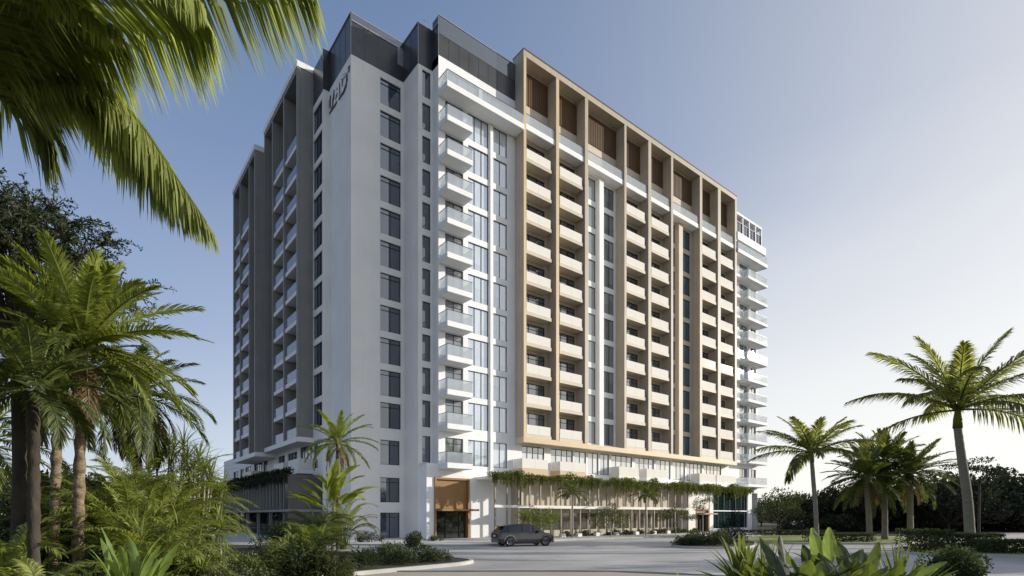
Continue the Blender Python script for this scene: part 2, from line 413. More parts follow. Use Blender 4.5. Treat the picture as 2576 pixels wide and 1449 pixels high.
for o in top: window(front(V3), *o, 3, None, 'glass', tones=(.2, .5, .3), name='balcony_door', dep=.22)
for z in LV: balcony(front(V3), 7.0, 9.875, z, 1.566)
balcony(front(V3), 7.0, 9.875, 7.3, 1.566)
balcony(front(V3), 6.98, 16.34, 42.97, 1.566, thick=.55)

# ---- big taupe frame on the front
FZ0, FZ1 = 10.0, 50.95
fins = [(16.366, 16.75), (20.99, 21.45), (25.54, 26.05), (32.45, 32.83), (37.14, 37.71), (41.98, 42.43), (48.74, 49.32), (53.4, 54.15), (58.12, 58.66)]
for a, b in fins:
    w = MB(); w.box(a, b, V5, V3 - .004, 10.58, 50.3); fo = bpart(w, 'facade_fin', M['taupe'])
    if a < 22: w = MB(); w.box(a + .02, b - .02, V5 - .015, V5 - .003, 10.6, 50.2); bpart(w, 'trim', M['gold'], fo)
w = MB(); w.box(16.366, 58.66, V5 - .01, V3 - .004, FZ0, 10.58); fs = bpart(w, 'frame_sill', M['beige'])
w = MB(); w.box(16.36, 58.66, V5 - .03, V5 - .013, FZ0 + .02, 10.58); bpart(w, 'trim', M['gold'], fs)
w = MB(); w.box(16.366, 58.66, V5 - .01, V3 + .4, 50.3, FZ1); bpart(w, 'frame_head', M['taupe'])
w = MB(); w.box(16.36, 58.67, V5 - .05, V3 + .45, FZ1 + .004, FZ1 + .12); bpart(w, 'roof_edge', M['brown'])
LF = [10.95 + 3.228 * k for k in range(10)]
doors = {'A': (17.2, 20.6), 'B': (22.1, 25.3), 'D': (33.7, 36.8), 'E': (38.6, 41.5), 'F': (50.0, 53.2), 'G': (54.8, 57.8)}
ops = [(a, b, z + .02, z + 2.5) for a, b in doors.values() for z in LF]
for a, b in ((16.366, 25.8), (32.64, 42.2), (49.03, 58.66)):
    oo = [o for o in ops if a < o[0] < b]
    w = MB(); facade(w, front(V3), a, b, 10.0, 43.4, oo, .22); bpart(w, 'wall', M['taupe'])
for i, o in enumerate(ops): window(front(V3), *o, 3, o[3] - .5, 'glass', tones=(.45, .15, .05), name='balcony_door')
cw = [(27.55, 28.85, z + .02, z + 2.62) for z in LF] + [(29.8, 32.15, z + .02, z + 2.62) for z in LF]
w = MB(); facade(w, front(V3), 25.8, 32.64, 10.0, 43.4, cw, .2)
bpart(w, 'wall', M['white'])
w = MB(); w.box(28.95, 29.7, V3 - .5, V3 - .003, 10.6, 42.9); bpart(w, 'pier', M['white'])
for i, o in enumerate(cw):
    window(front(V3), *o, 1 if i < 10 else 3, None, 'glass', tones=(.6,) if i < 10 else (.8, .15, .3))
cw = [(43.6, 44.9, z + .02, z + 2.62) for z in LF] + [(46.1, 48.45, z + .02, z + 2.62) for z in LF]
w = MB(); facade(w, front(V3), 42.2, 49.03, 10.0, 43.4, cw, .2)
bpart(w, 'wall', M['beige'])
w = MB(); w.box(45.05, 45.95, V3 - .5, V3 - .003, 10.6, 42.9); bpart(w, 'pier', M['beige'])
for i, o in enumerate(cw):
    window(front(V3), *o, 1 if i < 10 else 3, None, 'gblue', tones=(.2,) if i < 10 else (.2, .9, .1))
rng_ = {'A': (16.95, 20.43), 'B': (21.75, 25.3), 'D': (33.1, 36.7), 'E': (38.0, 41.7), 'F': (49.55, 53.15), 'G': (54.4, 57.9)}
for key, (a, b) in rng_.items():
    for z in LF:
        balcony(front(V3), a, b, z, 1.2 if key in 'AD' else 1.24, slab='beige', thick=.38, glass='frost', gh=.98, over=.06, rail=False, lip=.0)
# penthouse storey behind the frame head
w = MB(); w.quad((16.366, V3, 43.4), (58.66, V3, 43.4), (58.66, V3, 50.6), (16.366, V3, 50.6))
bpart(w, 'wall', M['beige'])
for (l0, a), (b, r0) in zip(fins[:-1], fins[1:]):
    w = MB(); z = 46.6
    w.box(a + .004, b - .004, V3 - .06, V3 - .004, 46.6, 50.06)
    nb = int((b - a) / .32)
    for k in range(nb):
        x = a + .1 + (b - a - .2) * (k + .5) / nb
        w.box(x - .05, x + .05, V3 - .1, V3 - .061, 46.63, 50.03)
    bpart(w, 'louvre_panel', M['brown'])
    balcony(front(V3), a + .01, b - .01, 43.5, 1.24, thick=.58, sides=(False, False), rail=True, gh=1.05)
# storey under the frame, above the podium
pw = [(17.3, 20.5, 4, 1), (21.5, 24.95, 4, 1), (25.2, 27.15, 2, 0), (27.5, 29.3, 2, 0), (29.6, 31.2, 2, 0), (31.6, 35.6, 4, 1), (36.2, 40.1, 4, 1), (40.6, 43.8, 3, 0), (44.3, 47.2, 3, 0), (47.6, 51.4, 4, 1), (51.9, 56.6, 5, 1)]
w = MB(); facade(w, front(V3), 16.366, 58.66, 6.3, 10.0, [(a, b, 7.3, 9.86) for a, b, _, _ in pw], .16)
bpart(w, 'wall', M['white'])
for a, b, n, tr in pw: window(front(V3), a, b, 7.3, 9.86, n, 9.15 if tr else None, 'gbright', dep=.13, bar=.055)
for a, b, s in ((16.1, 19.78, 'peach'), (21.5, 25.6, 'peach'), (31.34, 35.16, 'cream'), (36.65, 41.1, 'white'), (48.5, 52.7, 'white'), (52.9, 58.4, 'white')):
    balcony(front(V3), a, b, 7.28, 1.5, slab=s, thick=.66, glass='frost', gh=1.03, rail=False)

# ---- far end tower beyond the frame
ops = [(61.9, 64.3, z + .5, z + 2.55) for z in [7.3] + LV] + [(64.95, 67.1, z + .02, z + 2.55) for z in [7.3] + LV]
w = MB(); facade(w, front(V3), 58.66, 67.6, 6.0, 46, ops, .2)
w.quad((67.6, V3, 0), (67.6, 20, 0), (67.6, 20, 46), (67.6, V3, 46))
bpart(w, 'wall', M['white'])
w = MB(); w.box(64.45, 64.8, V3 - .3, V3 - .003, 6.3, 42.3); bpart(w, 'pier', M['white'])
for i, o in enumerate(ops): window(front(V3), *o, 2, None, 'glass', tones=(.1, .3), name='balcony_door')
for z in [7.3] + LV:
    balcony(front(V3), 61.7, 67.8, z, 1.6, thick=.42)
for z in LV:
    balcony(front(V3), 59.0, 61.45, z, .9, thick=.42)
balcony(front(V3), 58.72, 67.8, 43.1, 1.6, thick=.55)
w = MB(); w.box(58.72, 67.5, V3 - 1.5, V3 - .01, 44.5, 45.7); bpart(w, 'roof_band', M['white'])
w = MB()
for k in range(5):
    x = 58.75 + 1.94 * k
    w.box(x, x + .22, V3 - 1.2, V3 - .9, 45.704, 48.55)
w.box(58.75, 66.75, V3 - 1.25, V3 + 2.0, 48.554, 48.9)
w.box(58.8, 66.6, V3 - 1.1, V3 - 1.0, 47.55, 47.62)
bpart(w, 'roof_pergola', M['white'])
for k in range(4):
    x = 58.75 + 1.94 * k
    window(front(V3 - 1.15), x + .225, x + 1.935, 45.71, 47.55, 2, None, 'gdark', dep=.1, tones=(.1, .2))

# ---- dark parapet round the stepped roof, roof decks
out = [(U7, 8.46), (U7, 5.503), (0, 5.503), (0, 0), (5.405, 0), (5.405, V2), (6.966, V2), (6.966, V3)]
w = MB()
for i, (p, q) in enumerate(zip(out[:-1], out[1:])):
    zt = 48.9 if i < 1 else 49.25
    w.quad((*p, 45.05 if i < 1 else 45.2 if i < 2 else 45.42), (*q, 45.05 if i < 1 else 45.2 if i < 2 else 45.42), (*q, zt), (*p, zt))
w.quad((6.966, V3, 45.42), (6.966, V3, 46.3), (6.966, V2, 46.3), (6.966, V2, 45.42))
w.quad((6.966, V2, 49.25), (6.966, V3, 49.25), (6.966, V3, 50.1), (6.966, V2, 50.1))
w.quad((6.966, V3, 46.3), (16.366, V3, 46.3), (16.366, V3, 50.1), (6.966, V3, 50.1))
pp = bpart(w, 'parapet', M['dark'])
w = MB()      # cladding seams and the glazed strip along the top
for p, q, z0, z1 in (((0, 5.5), (0, 0), 45.5, 49.2), ((0, 0), (5.405, 0), 45.5, 48.5), ((5.405, 0), (5.405, V2), 45.5, 49.2), ((6.966, V3), (16.366, V3), 46.4, 50.05)):
    L_ = math.hypot(q[0] - p[0], q[1] - p[1]); nn = max(2, round(L_ / 1.25))
    for k in range(1, nn):
        x = p[0] + (q[0] - p[0]) * k / nn; y = p[1] + (q[1] - p[1]) * k / nn
        w.box(x - .018, x + .018, y - .018, y + .018, z0, z1)
bpart(w, 'cladding_seam', M['dark'], pp)
w = MB(); w.quad((.02, -.03, 48.68), (5.38, -.03, 48.68), (5.38, -.03, 49.24), (.02, -.03, 49.24), .3); w.quad((7.0, V3 - .02, 48.4), (16.3, V3 - .02, 48.4), (16.3, V3 - .02, 50.05), (7.0, V3 - .02, 50.05), .12)
bpart(w, 'glass_strip', M['gdark'], pp)
for x, y, h in ((6.4, V2 + .4, 1.3), (9.5, 2.0, 2.2)):
    w = MB(); w.tube([(x, y, 48.9), (x, y, 49.3 + h)], [.05, .02], 5); w.tube([(x - .25, y, 49.0 + h), (x + .25, y, 49.0 + h)], .02, 4); bpart(w, 'antenna', M['silver'])
w = MB()      # thin metal capping and corner trims
for i, (p, q) in enumerate(zip(out[1:-1], out[2:])):
    x0, x1 = sorted((p[0], q[0])); y0, y1 = sorted((p[1], q[1]))
    if i in (1, 3, 5): x0 -= .05; x1 -= .05 if i == 5 else 0
    w.box(x0 - .03, x1 + .03, y0 - .04, y1 + .03, 49.254 + .003 * i, 49.33 + .003 * i)
w.box(6.92, 16.36, V3 - .05, V3 + .05, 50.104, 50.18)
for x, y, z0, z1 in ((0, 0, 45.45, 49.25), (5.405, V2, 45.45, 49.25), (6.966, V3, 46.33, 50.1)):
    w.box(x - .035, x - .003, y - .035, y - .003, z0, z1)
w.box(.02, 5.3, -.06, -.004, 48.55, 48.66)
w.box(4.75, 5.39, -.05, -.004, 46.9, 48.54)
bpart(w, 'parapet_trim', M['silver'])
w = MB()
w.poly([(U7, 33, 45.0), (U7, 5.503, 45.0), (16.4, 5.503, 45.0), (16.4, 33, 45.0)])
w.poly([(0, 5.5, 49.0), (0, 0, 49.0), (5.405, 0, 49.0), (5.405, V2, 49.0), (6.966, V2, 49.0), (6.966, V3, 49.0), (16.366, V3, 49.0), (16.366, 5.5, 49.0)])
w.quad((0, 5.5, 45), (16.4, 5.5, 45), (16.4, 5.5, 49), (0, 5.5, 49))
w.quad((16.37, V3 + .41, 50.2), (67.6, V3 + .41, 50.2 - 4.4), (67.6, 20, 45.8), (16.37, 20, 50.2))
w.quad((16.37, 20, 0), (67.6, 20, 0), (67.6, 20, 45.8), (16.37, 20, 50.2))
w.quad((U7, 33.1, 11.3), (30, 33.1, 11.3), (30, 52.8, 11.3), (U7, 52.8, 11.3))
bpart(w, 'roof', M['roofgrey'])

# ---- west side: two projecting frames of fins and balconies
def west_frame(u, v0, v1, z0, z1, fv, skip, tops):
    w = MB(); w.box(u, U7 - .004, v0, v1, z0, z0 + .5); bpart(w, 'frame_sill', M['shadewhite'])
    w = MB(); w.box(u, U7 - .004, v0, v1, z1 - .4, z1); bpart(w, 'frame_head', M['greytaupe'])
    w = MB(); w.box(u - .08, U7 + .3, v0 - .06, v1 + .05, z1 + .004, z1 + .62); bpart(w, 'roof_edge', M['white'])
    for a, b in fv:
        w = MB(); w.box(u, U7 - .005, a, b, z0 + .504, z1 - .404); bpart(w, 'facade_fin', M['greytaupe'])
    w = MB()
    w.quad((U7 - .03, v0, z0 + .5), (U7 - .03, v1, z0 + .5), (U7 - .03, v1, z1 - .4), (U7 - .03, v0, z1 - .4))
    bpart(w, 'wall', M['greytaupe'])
    for i, ((_, a), (b, _)) in enumerate(zip(fv[:-1], fv[1:])):
        if i in skip: continue
        for t in tops:
            balcony(left(U7), a + .02, b - .02, t - 1.05, abs(u - U7) - .12, slab='shadewhite', thick=.42, glass='railtint', sides=(False, False), rail=False, d_in=-.04)
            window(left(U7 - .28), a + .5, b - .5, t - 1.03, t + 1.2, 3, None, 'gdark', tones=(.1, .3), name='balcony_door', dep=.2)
west_frame(U9, 8.46, 21.28, 9.98, 48.56, [(8.46, 8.86), (13.1, 13.45), (17.6, 17.9), (20.95, 21.28)], (2,), [42.08 - 3.05 * n for n in range(11)])
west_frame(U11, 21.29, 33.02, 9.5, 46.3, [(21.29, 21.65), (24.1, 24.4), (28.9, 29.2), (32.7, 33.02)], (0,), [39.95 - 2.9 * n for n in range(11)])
for a, b in ((8.4, 12.1), (13.9, 17.8), (28.2, 33.0)):
    balcony(left(U7), a, b, 7.2, 1.5, slab='shadewhite', thick=.5, glass='frost', gh=1.05, rail=False)

# ---- dark emblem of brush strokes on the west wall
strokes = [([(4.15, 44.58), (4.2, 44.01), (4.49, 43.62), (4.53, 43.01), (5.39, 42.91)], .11),
 ([(5.07, 44.58), (5.23, 44.07), (5.23, 43.5), (4.76, 43.07)], .13), ([(3.4, 43.02), (3.9, 42.9), (4.61, 42.95), (5.4, 42.94)], .1),
 ([(3.25, 43.77), (3.5, 43.56), (3.8, 43.36)], .07), ([(2.72, 44.47), (2.72, 43.96), (2.62, 43.39), (2.81, 43.11)], .06),
 ([(2.0, 43.59), (2.0, 44.24), (2.24, 44.43)], .08), ([(2.09, 44.28), (.74, 43.95)], .07),
 ([(.88, 44.07), (.83, 43.51), (1.06, 43.09), (1.57, 42.83), (2.33, 42.89), (2.91, 42.83)], .11),
 ([(.38, 44.0), (.38, 44.32), (.15, 44.4)], .1), ([(.12, 44.08), (.38, 44.04), (.74, 44.02)], .06), ([(3.3, 44.25), (3.35, 44.06)], .09), ([(1.76, 44.52), (.92, 44.21)], .04)]
w = MB()
for i, (s, r) in enumerate(strokes):
    pts = [(-.06 - .002 * i, v, z) for v, z in s]
    w.tube(pts, [.72 * r * (.6 if k in (0, len(pts) - 1) else 1) for k in range(len(pts))], 6)
bpart(w, 'wall_emblem', M['ink'])

# ---- entrance box at the corner
w = MB()
facade(w, front(V3), 5.68, 16.366, 0, 6.3, [(6.49, 10.49, 0, 6.0)], .5)
w.quad((5.68, V3, 0), (5.68, V2 + .01, 0), (5.68, V2 + .01, 7.28), (5.68, V3, 7.28)); w.quad((5.68, V3, 6.3), (6.966, V3, 6.3), (6.966, V3, 7.28), (5.68, V3, 7.28))
w.quad((5.41, V2, 7.28), (6.966, V2, 7.28), (6.966, V3, 7.28), (5.41, V3, 7.28))
w.quad((5.405, V1, 0), (5.405, V2 + .01, 0), (5.69, V2 + .01, 0), (5.69, V1, 0)); w.quad((5.405, V2 + .005, 0), (5.68, V2 + .005, 0), (5.68, V2 + .005, 7.28), (5.405, V2 + .005, 7.28))
bpart(w, 'wall', M['white'])
def portal(a0, a1, v, z1, zc, dd=.45):
    fr = MB()
    fr.box(a0 + .01, a0 + .2, v - .12, v + dd, .01, z1 - .012); fr.box(a1 - .2, a1 - .01, v - .12, v + dd, .01, z1 - .012); fr.box(a0 + .2, a1 - .2, v - .12, v + dd, z1 - .2, z1 - .012)
    fr.box(a0 + .2, a1 - .2, v + .12, v + .2, zc + .24, z1 - .2)
    p = bpart(fr, 'entrance_portal', M['bronze'])
    q = MB(); q.box(a0 + .25, a1 + .45, v - 1.1, v - .13, zc, zc + .2); q.box(a0 + .2, a1 - .2, v - .1, v + .1, zc + .01, zc + .19); bpart(q, 'canopy', M['bronze'], p)
    q = MB(); q.box(a0 + .2, a1 - .2, v + .3, v + .36, .02, zc); bpart(q, 'door', M['gblack'], p)
    q = MB()
    for x in (a0 + .3, a0 + 1.35, a1 - 1.0):
        q.box(x, x + .09, v + .22, v + .29, .02, zc - .05)
    q.box(a0 + .3, a1 - .3, v + .22, v + .29, zc - .14, zc - .05)
    bpart(q, 'door_frame', M['frame'], p)
portal(6.49, 10.49, V3, 6.0, 2.78)

# ---- front podium: two tiers of thin columns with planted roof edge
PV = -7.0
w = MB(); w.box(11.35, 16.0, PV - .2, PV + .15, 3.12, 3.38); w.box(16.0, 43.5, PV - .2, V3 - .005, 3.08, 3.38); bpart(w, 'podium_floor', M['cream'])
w = MB(); w.box(11.3, 60.2, PV - .2, V3 - .005, 5.95, 6.2); bpart(w, 'podium_roof', M['cream'])
k = 0
for x in [11.42 + 1.455 * i for i in range(23)]:
    w = MB(); w.box(x + .03, x + .19, PV - .08, PV + .05, 3.384, 5.946); w.box(x + .035, x + .185, PV - .09, PV + .03, .01, 3.076 if x > 15.9 else 3.116); bpart(w, 'column', M['postbrown'])
w = MB()
for i in range(3, 22):
    x = 11.66 + 1.455 * i
    w.quad((x - .12, PV + 1.3, 3.38), (x + 1.335, PV + 1.3, 3.38), (x + 1.335, PV + 1.3, 5.95), (x - .12, PV + 1.3, 5.95))
    w.box(x - .30, x + .06, PV + 1.44, PV + 1.505, .784, 2.616)
w.box(15.8, 43.4, PV + 1.45, PV + 1.5, 0, .78); w.box(15.8, 43.4, PV + 1.45, PV + 1.5, 2.62, 3.075)
w.quad((15.8, PV + 1.3, 0), (15.8, V3, 0), (15.8, V3, 5.95), (15.8, PV + 1.3, 5.95))
bpart(w, 'wall', M['curtainwall'])
w = MB()
for i in range(3, 22):
    x = 11.66 + 1.455 * i
    w.quad((x + .06, PV + 1.49, .78), (x + 1.155, PV + 1.49, .78), (x + 1.155, PV + 1.49, 2.62), (x + .06, PV + 1.49, 2.62), rnd.random())
bpart(w, 'glazing', M['smoke'])
# white wall, second portal and glass corner at the podium's far end
w = MB(); w.box(43.5, 45.34, PV - .05, V3 - .006, 0, 5.946); w.box(45.34, 49.3, PV + .46, V3 - .006, 0, 5.946)
w.box(45.34, 49.25, PV - .03, PV + .457, 3.3, 5.945)
bpart(w, 'wall', M['cream'])
portal(45.36, 48.5, PV, 3.28, 2.5)
w = MB(); w.box(48.6, 49.5, PV - .1, PV + .4, .01, 5.946); w.box(58.9, 60.1, PV - .1, PV + .5, .01, 5.946); w.box(49.5, 58.9, PV - .05, PV + .3, 2.95, 3.1); w.box(49.5, 58.9, PV - .05, PV + .3, 0.01, .55)
w.box(59.6, 60.1, PV + .5, V3, .01, 5.946)
bpart(w, 'podium_frame', M['white'])
w = MB(); nb = 6
for i in range(nb):
    x0 = 49.5 + 9.4 * i / nb; x1 = 49.5 + 9.4 * (i + 1) / nb
    for z0, z1 in ((.55, 2.95), (3.1, 5.94)): w.quad((x0, PV + .2, z0), (x1, PV + .2, z0), (x1, PV + .2, z1), (x0, PV + .2, z1), rnd.random())
bpart(w, 'glazing', M['ggreen'])
w = MB()
for i in range(nb + 1):
    x0 = 49.5 + 9.4 * i / nb; w.box(x0 - .04, x0 + .04, PV + .1, PV + .19, .55, 5.94)
bpart(w, 'mullion', M['frame'])

# ---- west podium in shade
PU = -4.0
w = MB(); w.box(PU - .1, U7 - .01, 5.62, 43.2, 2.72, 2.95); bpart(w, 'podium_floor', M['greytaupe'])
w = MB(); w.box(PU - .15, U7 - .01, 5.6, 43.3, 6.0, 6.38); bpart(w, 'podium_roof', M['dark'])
for i in range(29):
    y = 7.0 + 1.27 * i
    w = MB(); w.box(PU - .05, PU + .2, y, y + .16, 2.954, 5.996)
    if i % 4 == 1: w.box(PU + .3, PU + .6, y, y + .2, 0.01, 2.716)
    bpart(w, 'column', M['greytaupe'])
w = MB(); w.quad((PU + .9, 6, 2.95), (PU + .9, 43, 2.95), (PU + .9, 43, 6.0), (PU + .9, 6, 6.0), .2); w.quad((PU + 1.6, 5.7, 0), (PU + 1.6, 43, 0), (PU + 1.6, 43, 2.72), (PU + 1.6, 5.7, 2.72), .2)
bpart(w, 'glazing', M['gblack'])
w = MB(); w.box(PU - .04, U7 - .02, 5.65, 6.6, 0.01, 2.715); w.box(PU - .04, U7 - .02, 5.65, 6.6, 2.955, 5.995)
bpart(w, 'wall', M['dark']); w = MB()
w.box(PU - .3, U7 - .02, 43.4, 47, 5.6, 7.2); w.quad((U7 - .1, 43.25, 0), (PU, 43.25, 0), (PU, 43.25, 2.72), (U7 - .1, 43.25, 2.72))
bpart(w, 'wall', M['beige'])
flush()
# ================================================================== GROUND
def sheet(name, pts, z, mat, kerb=0.0):
    mb = MB(); top = [(p.x, p.y, z) for p in pts]
    mb.poly(top)
    if kerb:
        for a, b in zip(top, top[1:] + top[:1]): mb.quad((a[0], a[1], z - kerb), (b[0], b[1], z - kerb), b, a)
    return struct(mb.build(name, mat))
def ribbon(name, pts, w, z0, z1, mat, closed=False):
    mb = MB(); n = len(pts)
    L = []
    for i, p in enumerate(pts):
        a = pts[max(0, i - 1)]; b = pts[min(n - 1, i + 1)]
        t = (b - a); t.z = 0; t.normalize(); s = Vector((-t.y, t.x, 0))
        L.append((p - s * w / 2, p + s * w / 2))
    for (a0, b0), (a1, b1) in zip(L[:-1], L[1:]):
        mb.hexa([(a0.x, a0.y, z0), (a1.x, a1.y, z0), (b1.x, b1.y, z0), (b0.x, b0.y, z0), (a0.x, a0.y, z1), (a1.x, a1.y, z1), (b1.x, b1.y, z1), (b0.x, b0.y, z1)])
    return struct(mb.build(name, mat))
def smoothline(pts, n=6):
    out = []
    P = [pts[0]] + pts + [pts[-1]]
    for i in range(1, len(P) - 2):
        p0, p1, p2, p3 = P[i - 1:i + 3]
        for k in range(n):
            t = k / n
            out.append(.5 * ((2 * p1) + (p2 - p0) * t + (2 * p0 - 5 * p1 + 4 * p2 - p3) * t * t + (3 * p1 - p0 - 3 * p2 + p3) * t ** 3))
    out.append(pts[-1]); return out
M['soil'] = surf('planted_ground', (.05, .055, .028), (.075, .07, .04), .95, .12, bump=.3, bscale=2)
M['road'] = surf('pale_concrete_road', (.59, .56, .52), (.50, .478, .45), .8, .25, bump=.05, bscale=30)
def paved(m, sx, sy, dark=.72):
    """joints of large slabs and a few stains on top of a plain surface"""
    nt = m.node_tree; b = nt.nodes['Principled BSDF']; src = b.inputs['Base Color'].links[0].from_socket
    tc = N(nt, 'ShaderNodeTexCoord'); mp = N(nt, 'ShaderNodeMapping'); mp.inputs['Rotation'].default_value = (0, 0, R_(-12)); nt.links.new(tc.outputs['Object'], mp.inputs[0])
    br = N(nt, 'ShaderNodeTexBrick'); br.inputs['Scale'].default_value = 1; br.inputs['Brick Width'].default_value = sx; br.inputs['Row Height'].default_value = sy
    br.inputs['Mortar Size'].default_value = .022; br.inputs['Color1'].default_value = (1, 1, 1, 1); br.inputs['Color2'].default_value = (.93, .93, .93, 1); br.inputs['Mortar'].default_value = (dark, dark, dark, 1)
    nt.links.new(mp.outputs[0], br.inputs[0])
    f, _ = noise_fac(nt, .09, 7, .38, .72, (1, 2.2, 1)); st = mix_rgb(nt, f, (1.06, 1.05, 1.03), (.66, .66, .67))
    f2, _ = noise_fac(nt, 1.1, 6, .60, .74); st2 = mix_rgb(nt, f2, (1, 1, 1), (.72, .72, .72))
    o = src
    for x in (br.outputs[0], st, st2):
        n = N(nt, 'ShaderNodeMix'); n.data_type = 'RGBA'; n.blend_type = 'MULTIPLY'; n.inputs[0].default_value = 1
        nt.links.new(o, n.inputs[6]); nt.links.new(x, n.inputs[7]); o = n.outputs[2]
    nt.links.new(o, b.inputs['Base Color'])
paved(M['road'], 9.0, 4.5, .8)
M['pave'] = surf('pale_paving', (.74, .71, .66), (.66, .63, .585), .8, .4, bump=.04, bscale=20)
M['sand'] = surf('sandy_paving', (.50, .44, .35), (.44, .39, .31), .85, .5, bump=.05, bscale=25)
M['kerb'] = surf('kerb_concrete', (.48, .465, .44), (.40, .39, .37), .8, 1)
paved(M['pave'], 1.2, .6, .75)
M['lawn'] = surf('lawn', (.24, .28, .085), (.34, .36, .13), .95, .6, bump=.5, bscale=40)
M['bed'] = surf('bed_soil', (.04, .045, .02), (.07, .06, .035), .95, .8, bump=.5, bscale=6)

g = MB(); g.poly([(-3500, -3500, -.02), (3500, -3500, -.02), (3500, 3500, -.02), (-3500, 3500, -.02)]); struct(g.build('ground', M['soil']))
sheet('road', [OD(-70, 22.5), OD(-4, 22.5), OD(4, 22.6), OD(10, 20), OD(60, 12), OD(160, 12), OD(160, 115), OD(-70, 115)], 0, M['road'])
sheet('path', [OD(-30, 5), OD(12, 5), OD(10, 19.8), OD(4, 22.4), OD(-4, 22.4), OD(-30, 22.4)], .004, M['sand'])
ribbon('kerb', smoothline([OD(-12, 22.5), OD(-4, 22.55), OD(4, 22.6), OD(10, 20.1), OD(22, 17.5), OD(60, 12.2)]), .16, -.01, .05, M['kerb'])
# pavement round the building
pf = [PX(360, 62), PX(560, 57), PX(800, 45), PX(1000, 42), PX(1140, 41.4), PX(1240, 42.6), PX(1330, 47), PX(1450, 52), PX(1700, 60), PX(1900, 68), PX(1990, 74)]
pf = smoothline(pf, 5)
sheet('pavement', pf + [Vector((80, 60, 0)), Vector((-20, 60, 0))], .12, M['pave'], .12)
ribbon('kerb', [p + (CAM - p).normalized() * .1 for p in pf], .2, -.01, .135, M['kerb'])
# planted island at left with rounded kerb tip
bl = [OD(-60, 30), OD(-36, 45), PX(640, 41), PX(820, 34), PX(980, 31), PX(1090, 29.5), PX(1150, 28.3), PX(1186, 27), PX(1165, 25.6), PX(1110, 24.4), PX(1000, 22.6), PX(880, 20.8), PX(760, 18.5), OD(-4.5, 13), OD(-3, 8), OD(-3, 3), OD(-60, 3)]
bs = smoothline(bl[2:15], 4)
sheet('planting_bed', bl[:2] + bs + bl[15:], .13, M['bed'], .15)
ribbon('kerb', bs, .2, -.01, .16, M['kerb'])
# right foreground bed
br = smoothline([OD(2.2, 4), OD(3.0, 9), OD(4.4, 12.5), OD(7, 14.6), OD(11, 15.6), OD(15.0, 17.2), OD(16.4, 15.5), OD(15, 12), OD(13, 4)], 4)
sheet('planting_bed', br, .13, M['bed'], .15); ribbon('kerb', br, .16, -.01, .15, M['kerb'])
# island of hedge before the far portal, lawn strip, hedge island at right
isl = smoothline([PX(1690, 41), PX(1740, 38.5), PX(1860, 38.5), PX(1900, 42), PX(1880, 49), PX(1760, 49), PX(1690, 41)], 4)
sheet('planting_bed', isl, .12, M['bed'], .14); ribbon('kerb', isl, .18, -.01, .14, M['kerb'])
lw = smoothline([PX(1880, 47.5), PX(1990, 44.5), PX(2150, 44), PX(2290, 45), PX(2300, 52), PX(2180, 60), PX(1950, 64), PX(1880, 54), PX(1880, 47.5)], 4)
sheet('lawn', lw, .12, M['lawn'], .14); ribbon('kerb', lw, .18, -.01, .14, M['kerb'])
hi = smoothline([PX(2270, 34), PX(2330, 31.5), PX(2450, 31), PX(2640, 30), PX(2900, 31), PX(2900, 42), PX(2640, 42), PX(2400, 42), PX(2280, 41), PX(2270, 34)], 4)
sheet('lawn', hi, .12, M['lawn'], .14); ribbon('kerb', hi, .18, -.01, .14, M['kerb'])
sheet('planting_bed', [PX(1960, 64), PX(2300, 62), PX(2420, 78), PX(2900, 74), PX(4200, 120), PX(3000, 300), PX(1700, 300), PX(1800, 110)], .06, M['bed'], .08)
